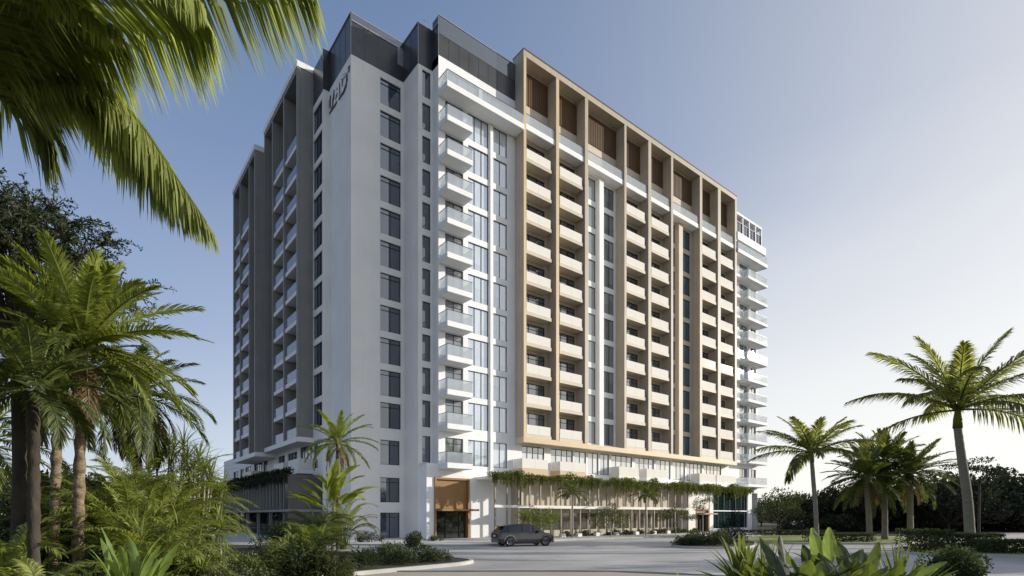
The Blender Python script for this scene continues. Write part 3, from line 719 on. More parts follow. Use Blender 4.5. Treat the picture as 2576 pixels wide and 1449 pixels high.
# ================================================================== PLANTS
def frond(mb, base, az, e0, L, droop, n, ll, lw, hang, rng, a0=68, a1=22, lift=.25, t0=.12, side_bias=0, tone0=.5, pr=.03, S=14, pts=None):
    """one feather leaf: rachis tube and two rows of folded leaflets"""
    if pts is None:
        P = [Vector(base)]; el = e0; yaw = az
        for i in range(S):
            t = (i + .5) / S
            e = e0 - droop * t ** 1.35
            P.append(P[-1] + Vector((math.cos(yaw) * math.cos(e), math.sin(yaw) * math.cos(e), math.sin(e))) * (L / S))
    else:
        P = smoothline([Vector(p) for p in pts], 4); S = len(P) - 1
    mb.tube(P, [pr * (1 - .85 * i / S) + .003 for i in range(S + 1)], 4, .35 + .2 * tone0, False)
    roll = rng.uniform(-.35, .35)
    for i in range(n):
        t = t0 + (1 - t0) * (i + rng.random() * .5) / n
        x = min(t * S, S - .001); k = int(x); p = P[k].lerp(P[k + 1], x - k)
        tg = (P[k + 1] - P[k]).normalized()
        sd = tg.cross(Vector((0, 0, 1)))
        if sd.length < .05: sd = Vector((-math.sin(az), math.cos(az), 0))
        sd.normalize(); up = sd.cross(tg).normalized()
        sd, up = sd * math.cos(roll) + up * math.sin(roll), up * math.cos(roll) - sd * math.sin(roll)
        prof = (math.sin(math.pi * (.14 + .8 * t))) ** .55
        for s in (-1, 1):
            a = R_(a0 + (a1 - a0) * t + rng.uniform(-7, 7)); l = ll * prof * rng.uniform(.82, 1.1)
            lf = lift + rng.uniform(-.18, .18)
            d = (tg * math.cos(a) + (sd * s * math.cos(lf) + up * math.sin(lf)) * math.sin(a)).normalized()
            m_ = p + d * l * .5 - Vector((0, 0, hang * l * .12)); e_ = p + d * l * (1 - hang * .22) - Vector((0, 0, hang * l * .62))
            wv = d.cross(up)
            if wv.length < .1: wv = d.cross(sd)
            wv = wv.normalized() * lw * .5
            wv2 = (wv + up * lw * rng.uniform(-.25, .25))
            n0 = len(mb.v); tn = min(1, max(0, tone0 + rng.uniform(-.28, .28)))
            mb.v += [tuple(p - wv * .45), tuple(p + wv * .45), tuple(m_ + wv2), tuple(m_ - wv2), tuple(e_)]
            mb.f += [(n0, n0 + 1, n0 + 2, n0 + 3), (n0 + 3, n0 + 2, n0 + 4)]; mb.t += [tn, tn]; mb.m += [0, 0]

def palm_crown(seed, nf, L, droop, ll, lw, hang, nl, emin=-25, emax=82, lift=.3, a0=68, a1=22, top=Vector((0, 0, 0)), pr=.03, azr=None):
    rng = random.Random(seed); mb = MB()
    for i in range(nf):
        q = (i + .5) / nf
        az = (i * 2.39996 + rng.uniform(-.25, .25)) if azr is None else rng.uniform(*azr)
        e0 = R_(emax + (emin - emax) * q ** .85 + rng.uniform(-8, 8))
        base = top + Vector((math.cos(az), math.sin(az), 0)) * .1 + Vector((0, 0, .25 * (1 - q)))
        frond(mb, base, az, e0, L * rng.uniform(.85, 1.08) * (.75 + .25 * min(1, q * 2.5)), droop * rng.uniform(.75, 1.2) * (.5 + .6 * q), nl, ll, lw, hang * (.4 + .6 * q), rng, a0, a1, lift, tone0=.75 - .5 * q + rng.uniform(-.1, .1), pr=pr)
    return mb
def trunk_mb(pts, r0, r1, seed=0, rough=.08, rings=26, sides=10, flare=1.35):
    rng = random.Random(seed); P = smoothline([Vector(p) for p in pts], max(3, rings // max(1, len(pts) - 1))); n = len(P)
    rad = []
    for i in range(n):
        t = i / (n - 1)
        rad.append((r0 + (r1 - r0) * t) * (1 + (flare - 1) * max(0, 1 - t * 9)) * (1 + (rough if i % 2 else -rough) * rng.uniform(.4, 1)))
    mb = MB(); mb.tube(P, rad, sides, .5); return mb

def leaf(mb, p, d, up, l, w, t):
    sd = d.cross(up)
    if sd.length < .05: sd = d.cross(Vector((1, 0, 0)))
    sd.normalize(); nn = sd.cross(d).normalized()
    a = p; b = p + d * l * .45 + sd * w * .5 + nn * w * .18; c = p + d * l * .45 - sd * w * .5 + nn * w * .18; e = p + d * l
    n0 = len(mb.v); mb.v += [tuple(a), tuple(b), tuple(e), tuple(c)]; mb.f += [(n0, n0 + 1, n0 + 2), (n0, n0 + 2, n0 + 3)]; mb.t += [t, t]; mb.m += [0, 0]
def rvec(rng):
    while True:
        v = Vector((rng.uniform(-1, 1), rng.uniform(-1, 1), rng.uniform(-1, 1)))
        if .05 < v.length < 1: return v.normalized()
def clump(mb, c, r, n, l, w, rng, t0=.5, flat=1.0, shell=.55, upw=.3):
    for _ in range(n):
        v = rvec(rng); k = (shell + (1 - shell) * rng.random()) if rng.random() < .8 else rng.random()
        p = c + Vector((v.x * r * k, v.y * r * k, v.z * r * k * flat))
        d = (v + rvec(rng) * .9 + Vector((0, 0, upw))).normalized()
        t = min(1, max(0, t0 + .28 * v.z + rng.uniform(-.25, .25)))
        leaf(mb, p, d, rvec(rng), l * rng.uniform(.7, 1.25), w * rng.uniform(.8, 1.2), t)
def shrub_mb(seed, rx, ry, h, n, l, w, nb=9, t0=.45):
    rng = random.Random(seed); mb = MB()
    for i in range(nb):
        a = rng.uniform(0, 6.28); q = rng.random() ** .5 * .72
        z = h * rng.uniform(.28, .74) * (1 - .35 * q)
        c = Vector((math.cos(a) * rx * q, math.sin(a) * ry * q, z)); r = min(rx, ry, h) * rng.uniform(.30, .48)
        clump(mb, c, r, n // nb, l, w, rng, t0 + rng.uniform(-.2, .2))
    for _ in range(n // 5):       # skirt of leaves down to the soil
        a = rng.uniform(0, 6.28); q = rng.uniform(.55, .95)
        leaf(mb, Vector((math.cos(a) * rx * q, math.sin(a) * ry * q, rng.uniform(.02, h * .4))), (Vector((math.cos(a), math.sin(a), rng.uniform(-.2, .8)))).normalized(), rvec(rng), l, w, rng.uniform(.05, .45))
    return mb
def stems_mb(seed, rx, ry, h, n=7, r=.02):
    rng = random.Random(seed); mb = MB()
    for i in range(n):
        a = rng.uniform(0, 6.28); q = rng.random() * .6
        e = Vector((math.cos(a) * rx * q, math.sin(a) * ry * q, h * rng.uniform(.5, .8)))
        b = Vector((e.x * .25, e.y * .25, -.05)); mb.tube([b, b.lerp(e, .5) + rvec(rng) * r * 3, e], [r, r * .7, r * .35], 5, .4)
    return mb
def tree_mb(seed, h, th, r, n, l, w, tr=.15, nb=16, flat=.75, spread=1.0, t0=.4, lean=(0, 0)):
    """trunk with limbs, and a crown of leaf clumps with gaps"""
    rng = random.Random(seed); tk = MB(); cr = MB()
    top = Vector((lean[0], lean[1], th))
    tk.tube(smoothline([Vector((0, 0, -.1)), Vector((lean[0] * .3, lean[1] * .3, th * .5)), top], 4), [tr * 1.35, tr * 1.1, tr, tr * .95, tr * .9, tr * .85, tr * .8, tr * .78, tr * .75][:9], 8, .4)
    for i in range(nb):
        a = i * 2.39996 + rng.uniform(-.3, .3); q = ((i + .5) / nb) ** .5
        c = Vector((lean[0] + math.cos(a) * r * q * spread, lean[1] + math.sin(a) * r * q * spread, th + (h - th) * (rng.uniform(.25, .95) * (1 - .45 * q * q))))
        md = top.lerp(c, .5) + Vector((0, 0, -.06 * h)) + rvec(rng) * .06 * h
        tk.tube(smoothline([top - Vector((0, 0, .1)), md, c], 3), [tr * .5, tr * .42, tr * .34, tr * .26, tr * .2, tr * .13, tr * .07], 5, .4)
        rr = r * rng.uniform(.26, .42)
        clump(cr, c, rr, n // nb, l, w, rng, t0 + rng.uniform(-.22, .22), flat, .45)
    return tk, cr
def strap(mb, base, az, e0, L, W, droop, rng, t, S=6, vfold=.3):
    P = [Vector(base)]; 
    for i in range(S):
        e = e0 - droop * ((i + .5) / S) ** 1.4
        P.append(P[-1] + Vector((math.cos(az) * math.cos(e), math.sin(az) * math.cos(e), math.sin(e))) * (L / S))
    sd = Vector((-math.sin(az), math.cos(az), 0)); sd = (sd + Vector((0, 0, rng.uniform(-.5, .5)))).normalized()
    n0 = len(mb.v)
    for i, p in enumerate(P):
        q = i / S; ww = W * .5 * (.55 + .45 * min(1, q * 4)) * max(.03, (1 - q ** 2.2))
        mb.v += [tuple(p - sd * ww + Vector((0, 0, ww * vfold))), tuple(p), tuple(p + sd * ww + Vector((0, 0, ww * vfold)))]
    for i in range(S):
        for k in (0, 1):
            a = n0 + i * 3 + k; mb.f.append((a, a + 1, a + 4, a + 3)); mb.t.append(min(1, max(0, t + .25 * i / S - .1))); mb.m.append(0)
def rosette(mb, c, n, L, W, rng, emin=-10, emax=80, droop=1.0, t0=.5):
    for i in range(n):
        q = (i + .5) / n
        strap(mb, Vector(c) + Vector((0, 0, .1 * (1 - q))), i * 2.39996 + rng.uniform(-.2, .2), R_(emax + (emin - emax) * q + rng.uniform(-8, 8)), L * rng.uniform(.75, 1.1), W, droop * rng.uniform(.6, 1.3) * (.4 + .7 * q), rng, t0 + .25 - .5 * q + rng.uniform(-.15, .15))
def blade(mb, base, az, e0, pl, L, W, droop, rng, t, fold=.25, S=8, face=None):
    """long stalk and a broad paddle leaf"""
    P = [Vector(base)]
    for i in range(3):
        e = e0 + .15 - .1 * i; P.append(P[-1] + Vector((math.cos(az) * math.cos(e), math.sin(az) * math.cos(e), math.sin(e))) * pl / 3)
    mb.tube(P, [.022, .018, .014, .01], 5, t * .8, False)
    Q = [P[-1]]
    for i in range(S):
        e = e0 - droop * ((i + .5) / S) ** 1.2; Q.append(Q[-1] + Vector((math.cos(az) * math.cos(e), math.sin(az) * math.cos(e), math.sin(e))) * L / S)
    rl = rng.uniform(-.5, .5); s0 = Vector((-math.sin(az), math.cos(az), 0))
    n0 = len(mb.v)
    for i, p in enumerate(Q):
        q = i / S; ww = W * .5 * max(.02, math.sin(math.pi * min(.985, q * .93 + .045)) ** .7) * (1 - .15 * q)
        tg = (Q[min(S, i + 1)] - Q[max(0, i - 1)]).normalized(); up = s0.cross(tg); s = s0 * math.cos(rl) + up * math.sin(rl); u = tg.cross(s) * -1
        wv = .04 * W * math.sin(i * 2.3 + rl * 9)
        mb.v += [tuple(p - s * ww + u * (ww * fold + wv)), tuple(p - s * ww * .5 + u * ww * fold * .35), tuple(p), tuple(p + s * ww * .5 + u * ww * fold * .35), tuple(p + s * ww + u * (ww * fold - wv))]
    for i in range(S):
        for k in range(4):
            a = n0 + i * 5 + k; mb.f.append((a, a + 1, a + 6, a + 5)); mb.t.append(min(1, max(0, t + rng.uniform(-.06, .06)))); mb.m.append(0)

LM = {
 'coco': leafmat('coconut_leaf', (.13, .165, .035), (.38, .43, .13), .5, .03, tcol=(.66, .74, .20)),
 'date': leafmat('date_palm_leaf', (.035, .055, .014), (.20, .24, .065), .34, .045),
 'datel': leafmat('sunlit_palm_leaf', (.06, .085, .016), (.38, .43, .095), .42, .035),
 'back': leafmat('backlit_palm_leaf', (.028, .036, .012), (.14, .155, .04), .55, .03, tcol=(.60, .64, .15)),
 'dark': leafmat('dark_tree_leaf', (.008, .013, .006), (.035, .05, .016), .15, .04),
 'fine': leafmat('fine_tree_leaf', (.02, .032, .012), (.07, .095, .03), .25, .03),
 'hedge': leafmat('hedge_leaf', (.016, .028, .01), (.09, .12, .033), .25, .07),
 'bright': leafmat('bright_shrub_leaf', (.06, .09, .015), (.18, .22, .04), .35, .08),
 'olive': leafmat('olive_shrub_leaf', (.05, .065, .02), (.14, .15, .055), .3, .08),
 'strap': leafmat('strap_leaf', (.05, .07, .018), (.26, .31, .08), .3, .025),
 'paddle': leafmat('paddle_leaf', (.010, .022, .009), (.20, .29, .06), .42, .05, .3, tcol=(.46, .58, .09)),
 'vine': leafmat('trailing_leaf', (.018, .028, .006), (.19, .22, .045), .3, .04),
}
BK = {
 'palm': surf('palm_bark', (.30, .27, .22), (.19, .17, .14), .9, 3, (1, 1, 9), bump=.6, bscale=14),
 'date': surf('date_palm_bark', (.30, .235, .15), (.10, .075, .05), .95, 5, (1, 1, 2.2), bump=.9, bscale=11),
 'darkb': surf('dark_bark', (.035, .03, .022), (.075, .062, .045), .95, 4, (1, 1, .5), bump=.8, bscale=9),
 'smooth': surf('pale_smooth_bark', (.42, .38, .31), (.28, .25, .20), .85, 4, (1, 1, 3), bump=.3, bscale=12),
}
DEAD = leafmat('dry_brown_frond', (.10, .065, .03), (.26, .19, .10), .25, .03)
def plant(name, loc, label, cat, parts, group=None, rz=0):
    o = empty(name, loc, label, cat, group); o.rotation_euler = (0, 0, rz)
    for pn, mb, mt, sm in parts: mb.build(pn, mt, o, sm)
    return o

def feather_palm(loc, h, label, seed, nf=26, L=2.4, droop=1.0, ll=.5, lw=.035, hang=.5, nl=46, tr=(.18, .15), bark='date', lm='date', lean=(0, 0), emin=-25, emax=82, shaft=0, name='date_palm', rough=.12, group=None, lift=.3, a0=68, cat='palm tree', pr=.03):
    top = Vector((lean[0], lean[1], h))
    tk = trunk_mb([(0, 0, -.15), (lean[0] * .25, lean[1] * .25, h * .4), (lean[0] * .7, lean[1] * .7, h * .75), top], tr[0], tr[1], seed, rough)
    cr = palm_crown(seed, nf, L, droop, ll, lw, hang, nl, emin, emax, lift, a0, 22, top + Vector((0, 0, shaft)), pr)
    parts = [('trunk', tk, BK[bark], True), ('crown', cr, LM[lm], False)]
    if nf >= 26 and not shaft:
        rd = random.Random(seed + 5); dm = MB()
        for k in range(5): frond(dm, top - Vector((0, 0, .15)), rd.uniform(0, 6.28), R_(rd.uniform(-62, -35)), L * rd.uniform(.5, .75), .7, max(16, nl // 2), ll * .8, lw * .8, .8, rd, tone0=.5, pr=pr * .8, S=8)
        parts.append(('dead_frond', dm, DEAD, False))
    if shaft:
        s = MB(); s.tube([top - Vector((0, 0, .02)), top + Vector((0, 0, shaft * .5)), top + Vector((0, 0, shaft + .15))], [tr[1] * 1.25, tr[1] * 1.1, tr[1] * .6], 8, .5); parts.append(('crownshaft', s, LM[lm], True))
    return plant(name, loc, label, cat, parts, group)

# ---------------- left foreground: coconut palm whose crown hangs into the frame
rg = random.Random(3)
D0 = 7.0
def q3(px, py, d): v = PX(px, d); v.z = ZY(py, d); return v
cb = q3(-70, 250, D0)
loc = Vector((cb.x - .4, cb.y - .3, 0))
cr = MB()
def cfr(pts, n, ll, lw, hang, t, a0=62, a1=30, lift=-.2):
    P = [q3(*p) - loc for p in pts]
    frond(cr, None, 0, 0, 0, 0, n, ll, lw, hang, rg, a0, a1, lift, .1, tone0=t, pr=.035, pts=P)
cfr([(-70, 240, 7.0), (30, 40, 6.9), (200, -75, 6.9), (420, -135, 7.0), (600, -130, 7.1), (745, -75, 7.2)], 247, 1.55, 0.043, 1.0, .45, 74, 44)
cfr([(-70, 250, 7.0), (20, 100, 6.7), (150, 0, 6.5), (310, -40, 6.4), (420, -25, 6.4), (500, 20, 6.4)], 195, 1.1, 0.047, 1.1, .8, 72, 42)
cfr([(-70, 250, 7.0), (-10, 130, 6.9), (70, 70, 6.8), (180, 50, 6.8), (290, 90, 6.8)], 169, 1.1, 0.047, 1.1, .75, 72, 44)
cfr([(-70, 250, 7.0), (90, 215, 7.2), (240, 205, 7.3), (345, 300, 7.3), (430, 425, 7.3), (520, 560, 7.3)], 273, .82, 0.036, 1.0, .6, 56, 14)
cfr([(-70, 250, 7.0), (70, 225, 7.4), (205, 225, 7.5), (305, 320, 7.5), (390, 430, 7.5), (470, 530, 7.5)], 247, .85, 0.040, 1.0, .75, 60, 18)
cfr([(-70, 250, 7.0), (30, 190, 7.6), (140, 190, 7.8), (230, 260, 7.9), (290, 340, 8.0)], 182, .95, 0.043, 1.0, .85, 68, 32)
cfr([(-70, 250, 7.0), (-20, 90, 6.6), (30, -40, 6.4), (120, -110, 6.3)], 117, 1.3, 0.043, 1.0, .7)
cfr([(-70, 250, 7.0), (-90, 60, 6.2), (-40, -90, 5.8), (60, -200, 5.4)], 104, 1.2, 0.043, 1.0, .6)
cfr([(-70, 250, 7.0), (0, 225, 7.4), (70, 260, 7.6), (130, 340, 7.8)], 117, .95, 0.040, 1.0, .3)
for k in range(5):
    a = 1.2 + k * .62
    frond(cr, cb - loc, a + math.atan2(FWD.y, FWD.x), R_(50 - 9 * (k % 5)), 3.8, 1.5, 60, .85, .05, .9, rg, tone0=.5)
tk = trunk_mb([(0, 0, -.2), (.1, .05, 2.5), (.3, .2, 5.2), tuple(cb - loc - Vector((0, 0, .1)))], .2, .13, 5, .06)
plant('coconut_palm', loc, 'tall coconut palm at top left, its long yellow-green fronds hanging into the picture', 'palm tree', [('trunk', tk, BK['palm'], True), ('crown', cr, LM['coco'], False)])

# fine-leaved dark tree behind it
rg2 = random.Random(11); tk = MB(); cr = MB()
ac = PX(40, 14.5); vaz = math.atan2(RGT.y, RGT.x)
tk.tube(smoothline([Vector((0, 0, -.2)), Vector((.1, .1, 3)), Vector((0, .2, 7.0))], 5), [.24 - .01 * i for i in range(11)], 8, .4)
for i in range(34):
    q = ((i + .5) / 34) ** .6; a = vaz + i * 2.39996
    e = Vector((math.cos(a) * 2.9 * q, math.sin(a) * 2.9 * q, 9.2 + 1.9 * (1 - q * q) * rg2.uniform(.3, 1) - 1.1 * q * rg2.random()))
    s0 = Vector((0, .2, 6.9)); md = s0.lerp(e, .55) + Vector((0, 0, .5)) + rvec(rg2) * .3
    br = smoothline([s0, md, e], 5); tk.tube(br, [.09 * (1 - .085 * k) for k in range(len(br))], 5, .4)
    for j in range(27):
        p = br[rg2.randrange(len(br) // 2, len(br))]; d = (rvec(rg2) + (e - s0).normalized() * .6 - Vector((0, 0, .25))).normalized(); Lt = rg2.uniform(.45, 1.15)
        pts = [p, p + d * Lt * .5, p + d * Lt - Vector((0, 0, Lt * .25))]; tk.tube(pts, [.016, .011, .006], 3, .3, False)
        for k in range(30):
            t = k / 29; pp = pts[0].lerp(pts[1], t * 2) if t < .5 else pts[1].lerp(pts[2], t * 2 - 1)
            leaf(cr, pp + rvec(rg2) * .03, (rvec(rg2) + d * .3).normalized(), rvec(rg2), .105, .045, rg2.uniform(.05, .7))
plant('acacia_tree', ac, 'dark fine-leaved tree silhouetted under the coconut fronds at upper left', 'tree', [('trunk', tk, BK['darkb'], True), ('crown', cr, LM['fine'], False)])

# date palms of the left grove
def gl(px, d): return PX(px, d, .12)
feather_palm(gl(195, 13.5), ZY(890, 13.5), 'large date palm with sunlit pale trunk and full crown at left', 21, 50, 2.9, 1.0, .55, .04, .45, 70, (.13, .12), lean=(.1, .05), emin=-22, lm='datel', pr=.035, rough=.2)
feather_palm(gl(135, 14.6), ZY(960, 14.6), 'date palm with short lit trunk just left of the large date palm', 22, 32, 2.4, 1.1, .52, .04, .5, 60, (.13, .11), lean=(.1, 0), emin=-25, rough=.2)
feather_palm(gl(85, 11.8), ZY(1000, 11.8), 'thick dark-trunked palm nearest the left edge', 23, 24, 1.7, 1.1, .45, .036, .5, 50, (.12, .11), bark='darkb', emin=-20, rough=.15)
feather_palm(gl(345, 19), ZY(1010, 19), 'palm with drooping fronds behind the large date palm, against the sky', 24, 34, 2.6, 1.4, .58, .04, .8, 60, (.15, .13), bark='darkb', emin=-55)
feather_palm(gl(-60, 16), ZY(1130, 16), 'low palm cut by the left edge with sunlit arching fronds', 25, 26, 2.6, 1.2, .55, .04, .6, 50, (.15, .13), bark='darkb', emin=-20, lm='datel')

# bushy clumps: arching strap and feather leaves from the ground
def areca(loc, h, label, seed, nf=54, lm='datel', name='areca_palm', spread=.9, ll=.48, nl=42):
    rng = random.Random(seed); cr = MB(); st = MB()
    for i in range(nf):
        a = i * 2.39996; q = (i + .5) / nf; rr = .35 * spread * q
        b = Vector((math.cos(a) * rr, math.sin(a) * rr, 0)); hh = h * rng.uniform(.15, .55) * (1 - .4 * q)
        e = b + Vector((math.cos(a), math.sin(a), 0)) * hh * .18 * spread + Vector((0, 0, hh))
        st.tube([b - Vector((0, 0, .05)), b.lerp(e, .5), e], [.03, .024, .018], 5, .5)
        frond(cr, e, a + rng.uniform(-.4, .4), R_(82 - 50 * q + rng.uniform(-10, 10)), h * rng.uniform(.5, .68), 1.5 * rng.uniform(.7, 1.2), nl, ll, .032, .5, rng, tone0=.7 - .5 * q + rng.uniform(-.15, .15), pr=.016, S=10)
    return plant(name, loc, label, 'palm bush', [('stem', st, LM[lm], True), ('crown', cr, LM[lm], False)])
areca(gl(345, 15.5), 4.2, 'tall feathery palm bush beside the palm trunks at left', 31)
areca(gl(270, 16.5), 3.9, 'dark feathery palm bush right behind the lit palm trunks', 32, lm='date')
areca(gl(398, 17.5), 4.3, 'yellow-green palm bush at the right end of the left grove', 33, 64)
areca(gl(390, 19), 4.3, 'palm bush at the far right back of the left grove, beside the spiky heads', 37, 56)
areca(gl(330, 18), 4.8, 'tall palm bush under the drooping palm in the left grove', 38, 60)
areca(gl(230, 18.5), 4.6, 'feathery palm bush half hidden behind the big palm crown', 34, lm='date')
areca(gl(15, 12.5), 2.6, 'feathery palm bush low at the left edge', 35, 26)
areca(gl(375, 13.4), 2.6, 'low palm bush in front of the taller yellow-green ones', 36, 30)

def dracaena(loc, h, heads, label, seed, L=.75, W=.055, n=34, lm='strap', name='dracaena', droop=1.1, t0=.5):
    rng = random.Random(seed); cr = MB(); st = MB()
    for i in range(heads):
        a = i * 2.39996 + rng.random(); q = (i / max(1, heads)) ** .5
        c = Vector((math.cos(a) * q * .7 * h * .4, math.sin(a) * q * .7 * h * .4, h * (1 - .4 * q * rng.random()))) if heads > 1 else Vector((0, 0, h))
        st.tube([Vector((c.x * .2, c.y * .2, -.05)), Vector((c.x * .6, c.y * .6, c.z * .5)), c], [.05, .04, .035], 6, .4)
        rosette(cr, c, n, L * rng.uniform(.85, 1.1), W, rng, -45, 85, droop, t0)
    return plant(name, loc, label, 'spiky plant', [('stem', st, BK['smooth'], True), ('crown', cr, LM[lm], False)])
dracaena(gl(555, 16.5), 1.75, 1, 'pale spiky rosette standing alone right of the left grove', 41, 1.0, .055, 46, droop=1.3, t0=.7)
dracaena(gl(500, 20), 4.2, 9, 'spiky-headed dracaena at the top right of the left grove', 42, .95, .05, 40)
dracaena(gl(425, 20.5), 4.7, 9, 'spiky-headed dracaena standing above the palm bushes', 43, .95, .05, 40)
dracaena(gl(450, 14.6), 1.5, 3, 'strap-leaved plant with arching pale leaves in the shade of the left grove', 44, 1.1, .05, 40, droop=1.6)
dracaena(gl(345, 13.6), 1.6, 3, 'strap-leaved plant beside the base of the dark palm trunk', 45, 1.1, .05, 36, droop=1.6)
dracaena(gl(500, 13.8), .9, 3, 'low pale strap-leaved plant in front of the left grove', 46, 1.0, .045, 36, droop=1.5, t0=.65)

def shrub(loc, rx, h, label, seed, n=1500, l=.1, w=.06, lm='hedge', ry=None, name='shrub', group=None, nb=9, t0=.45, cat='shrub'):
    ry = ry or rx
    return plant(name, loc, label, cat, [('stem', stems_mb(seed, rx, ry, h), BK['darkb'], True), ('foliage', shrub_mb(seed, rx, ry, h, n, l, w, nb, t0), LM[lm], False)], group)
def paddles(loc, specs, label, seed, lm='paddle', name='paddle_leaf_plant', cat='broadleaf plant'):
    """specs: azimuth in degrees from the view's right, lean, stalk, length, width, droop, tone"""
    rng = random.Random(seed); mb = MB(); va = math.atan2(RGT.y, RGT.x)
    for az, e, pl, L, W, dr, t in specs:
        blade(mb, Vector((rng.uniform(-.12, .12), rng.uniform(-.12, .12), 0)), va + R_(az), R_(e), pl, L, W, dr, rng, t)
    return plant(name, loc, label, cat, [('foliage', mb, LM[lm], False)])
def rpad(n, seed, pl, L, W, t=.5):
    r = random.Random(seed)
    return [(r.uniform(0, 360), r.uniform(48, 85), pl * r.uniform(.6, 1.1), L * r.uniform(.75, 1.1), W * r.uniform(.8, 1.1), r.uniform(.3, 1.1), t + r.uniform(-.3, .3)) for _ in range(n)]
# low layer along the bottom left
paddles(gl(335, 10.0), rpad(18, 51, 1.05, .9, .17, .85), 'upright pale paddle-leaved plant at the bottom edge, left of centre grove', 51)
paddles(gl(275, 10.4), rpad(16, 52, .95, .85, .16, .65), 'paddle-leaved plant at the bottom edge under the date palms', 52)
shrub(gl(215, 11.2), .8, 1.35, 'dark small-leaved shrub at the foot of the palm trunks', 53, 2200, .07, .04, 'dark')
shrub(gl(60, 10.6), .9, 1.0, 'small-leaved ground shrub in the bottom left corner', 54, 1800, .07, .045)
shrub(gl(130, 10.4), .8, .9, 'low shrub in front of the thick dark palm trunk', 55, 1600, .07, .045)
shrub(gl(440, 11.6), .9, 1.0, 'dense low shrub at the bottom edge in front of the spiky plants', 56, 1700, .08, .05, 'hedge')
shrub(gl(520, 13.5), 1.0, 1.05, 'rounded green shrub at the right foot of the left grove', 57, 1700, .08, .05, 'olive')
shrub(gl(620, 17.5), 1.0, 1.05, 'rounded bright shrub in the middle of the left bed', 58, 1700, .09, .06, 'bright')
shrub(gl(585, 14.8), 1.0, .95, 'low dark shrub below the pale spiky rosette', 59, 1500, .08, .05)
shrub(gl(655, 15.0), 1.0, .85, 'low dense shrub at the bottom edge left of the big coarse bush', 60, 1500, .08, .05)
shrub(gl(690, 20.5), 1.1, 1.0, 'small leafy shrub at the back of the left bed before the pale paving', 61, 1500, .1, .06, 'hedge')
shrub(gl(20, 15.5), 1.1, 1.7, 'dark shrub filling the gap behind the left trunks', 62, 1700, .1, .06, 'dark')
shrub(gl(40, 21), 2.2, 4.8, 'tall leafy shrub closing the view between the left trunks', 66, 3200, .16, .09, 'hedge', nb=14)
shrub(gl(160, 22), 2.0, 4.4, 'tall leafy shrub behind the lit palm trunks', 67, 3000, .16, .09, 'hedge', nb=14)
shrub(gl(270, 22.5), 2.0, 4.0, 'tall leafy shrub behind the feathery palm bushes', 68, 2800, .16, .09, 'hedge', nb=14)
areca(gl(110, 11.0), 1.5, 'small sunlit palm bush in front of the left trunks', 39, 30, ll=.36)
areca(gl(480, 14.2), 1.5, 'small sunlit palm bush at the right foot of the left grove', 40, 34, ll=.36, spread=1.3)
shrub(gl(290, 15.2), 1.2, 1.9, 'dark shrub in deep shade behind the palm trunks', 63, 2000, .1, .06, 'dark')
shrub(gl(420, 17.5), 1.5, 2.2, 'dark shrub under the feathery palm bushes', 64, 2200, .1, .06, 'dark')
shrub(gl(120, 17.5), 1.8, 2.6, 'tall dark shrub behind the left palm trunks', 65, 2400, .12, .07, 'dark')
# big coarse-leaved bush left of centre
def coarse(loc, rx, h, label, seed, n=240, L=.42, lm='olive', W=.09, name='coarse_leaf_bush'):
    rng = random.Random(seed); mb = MB()
    for i in range(n):
        a = rng.uniform(0, 6.28); q = rng.random() ** .5; z = h * rng.uniform(.15, .85) * (1 - .4 * q * q)
        strap(mb, Vector((math.cos(a) * rx * q * .7, math.sin(a) * rx * q * .7, z)), a + rng.uniform(-.8, .8), R_(rng.uniform(5, 70)), L * rng.uniform(.7, 1.3), W, 1.2, rng, .25 + .6 * z / h * rng.random(), 4)
    return plant(name, loc, label, 'shrub', [('stem', stems_mb(seed, rx, rx, h), BK['darkb'], True), ('foliage', mb, LM[lm], False)])
coarse(gl(770, 17.0), 1.05, 1.75, 'big coarse-leaved bush with sunlit leaf edges at bottom left of centre', 71, 420, .4, 'hedge', .1)
coarse(gl(835, 16.6), .75, 1.25, 'coarse-leaved bush overlapping the right side of the big one', 72, 260, .38, 'olive', .09)
coarse(gl(735, 20), 1.2, 2.0, 'leafy bush behind the big coarse-leaved one', 73, 300, .45, 'datel', .09)
coarse(gl(905, 22.5), .8, 1.0, 'dark low bush with narrow leaves at the front of the kerbed island', 74, 260, .4, 'hedge', .06)
shrub(gl(865, 17.2), .55, .5, 'small bright ground plant at the bottom edge beside the coarse bush', 75, 700, .09, .06, 'bright')
shrub(gl(955, 25.5), .95, 1.0, 'low dark shrub in the middle of the kerbed island', 76, 1400, .1, .05)
shrub(gl(1040, 27.0), .85, 1.75, 'tallest dark conical shrub on the kerbed island', 77, 1900, .1, .06, 'hedge')
shrub(gl(1010, 24.6), .8, .75, 'low shrub at the near edge of the kerbed island', 78, 1200, .1, .05)
shrub(gl(1095, 26.0), .85, .75, 'low shrub nearest the rounded kerb tip of the island', 79, 1300, .1, .05)
shrub(gl(985, 28.5), .8, .9, 'dark shrub at the back of the kerbed island', 80, 1100, .1, .05)

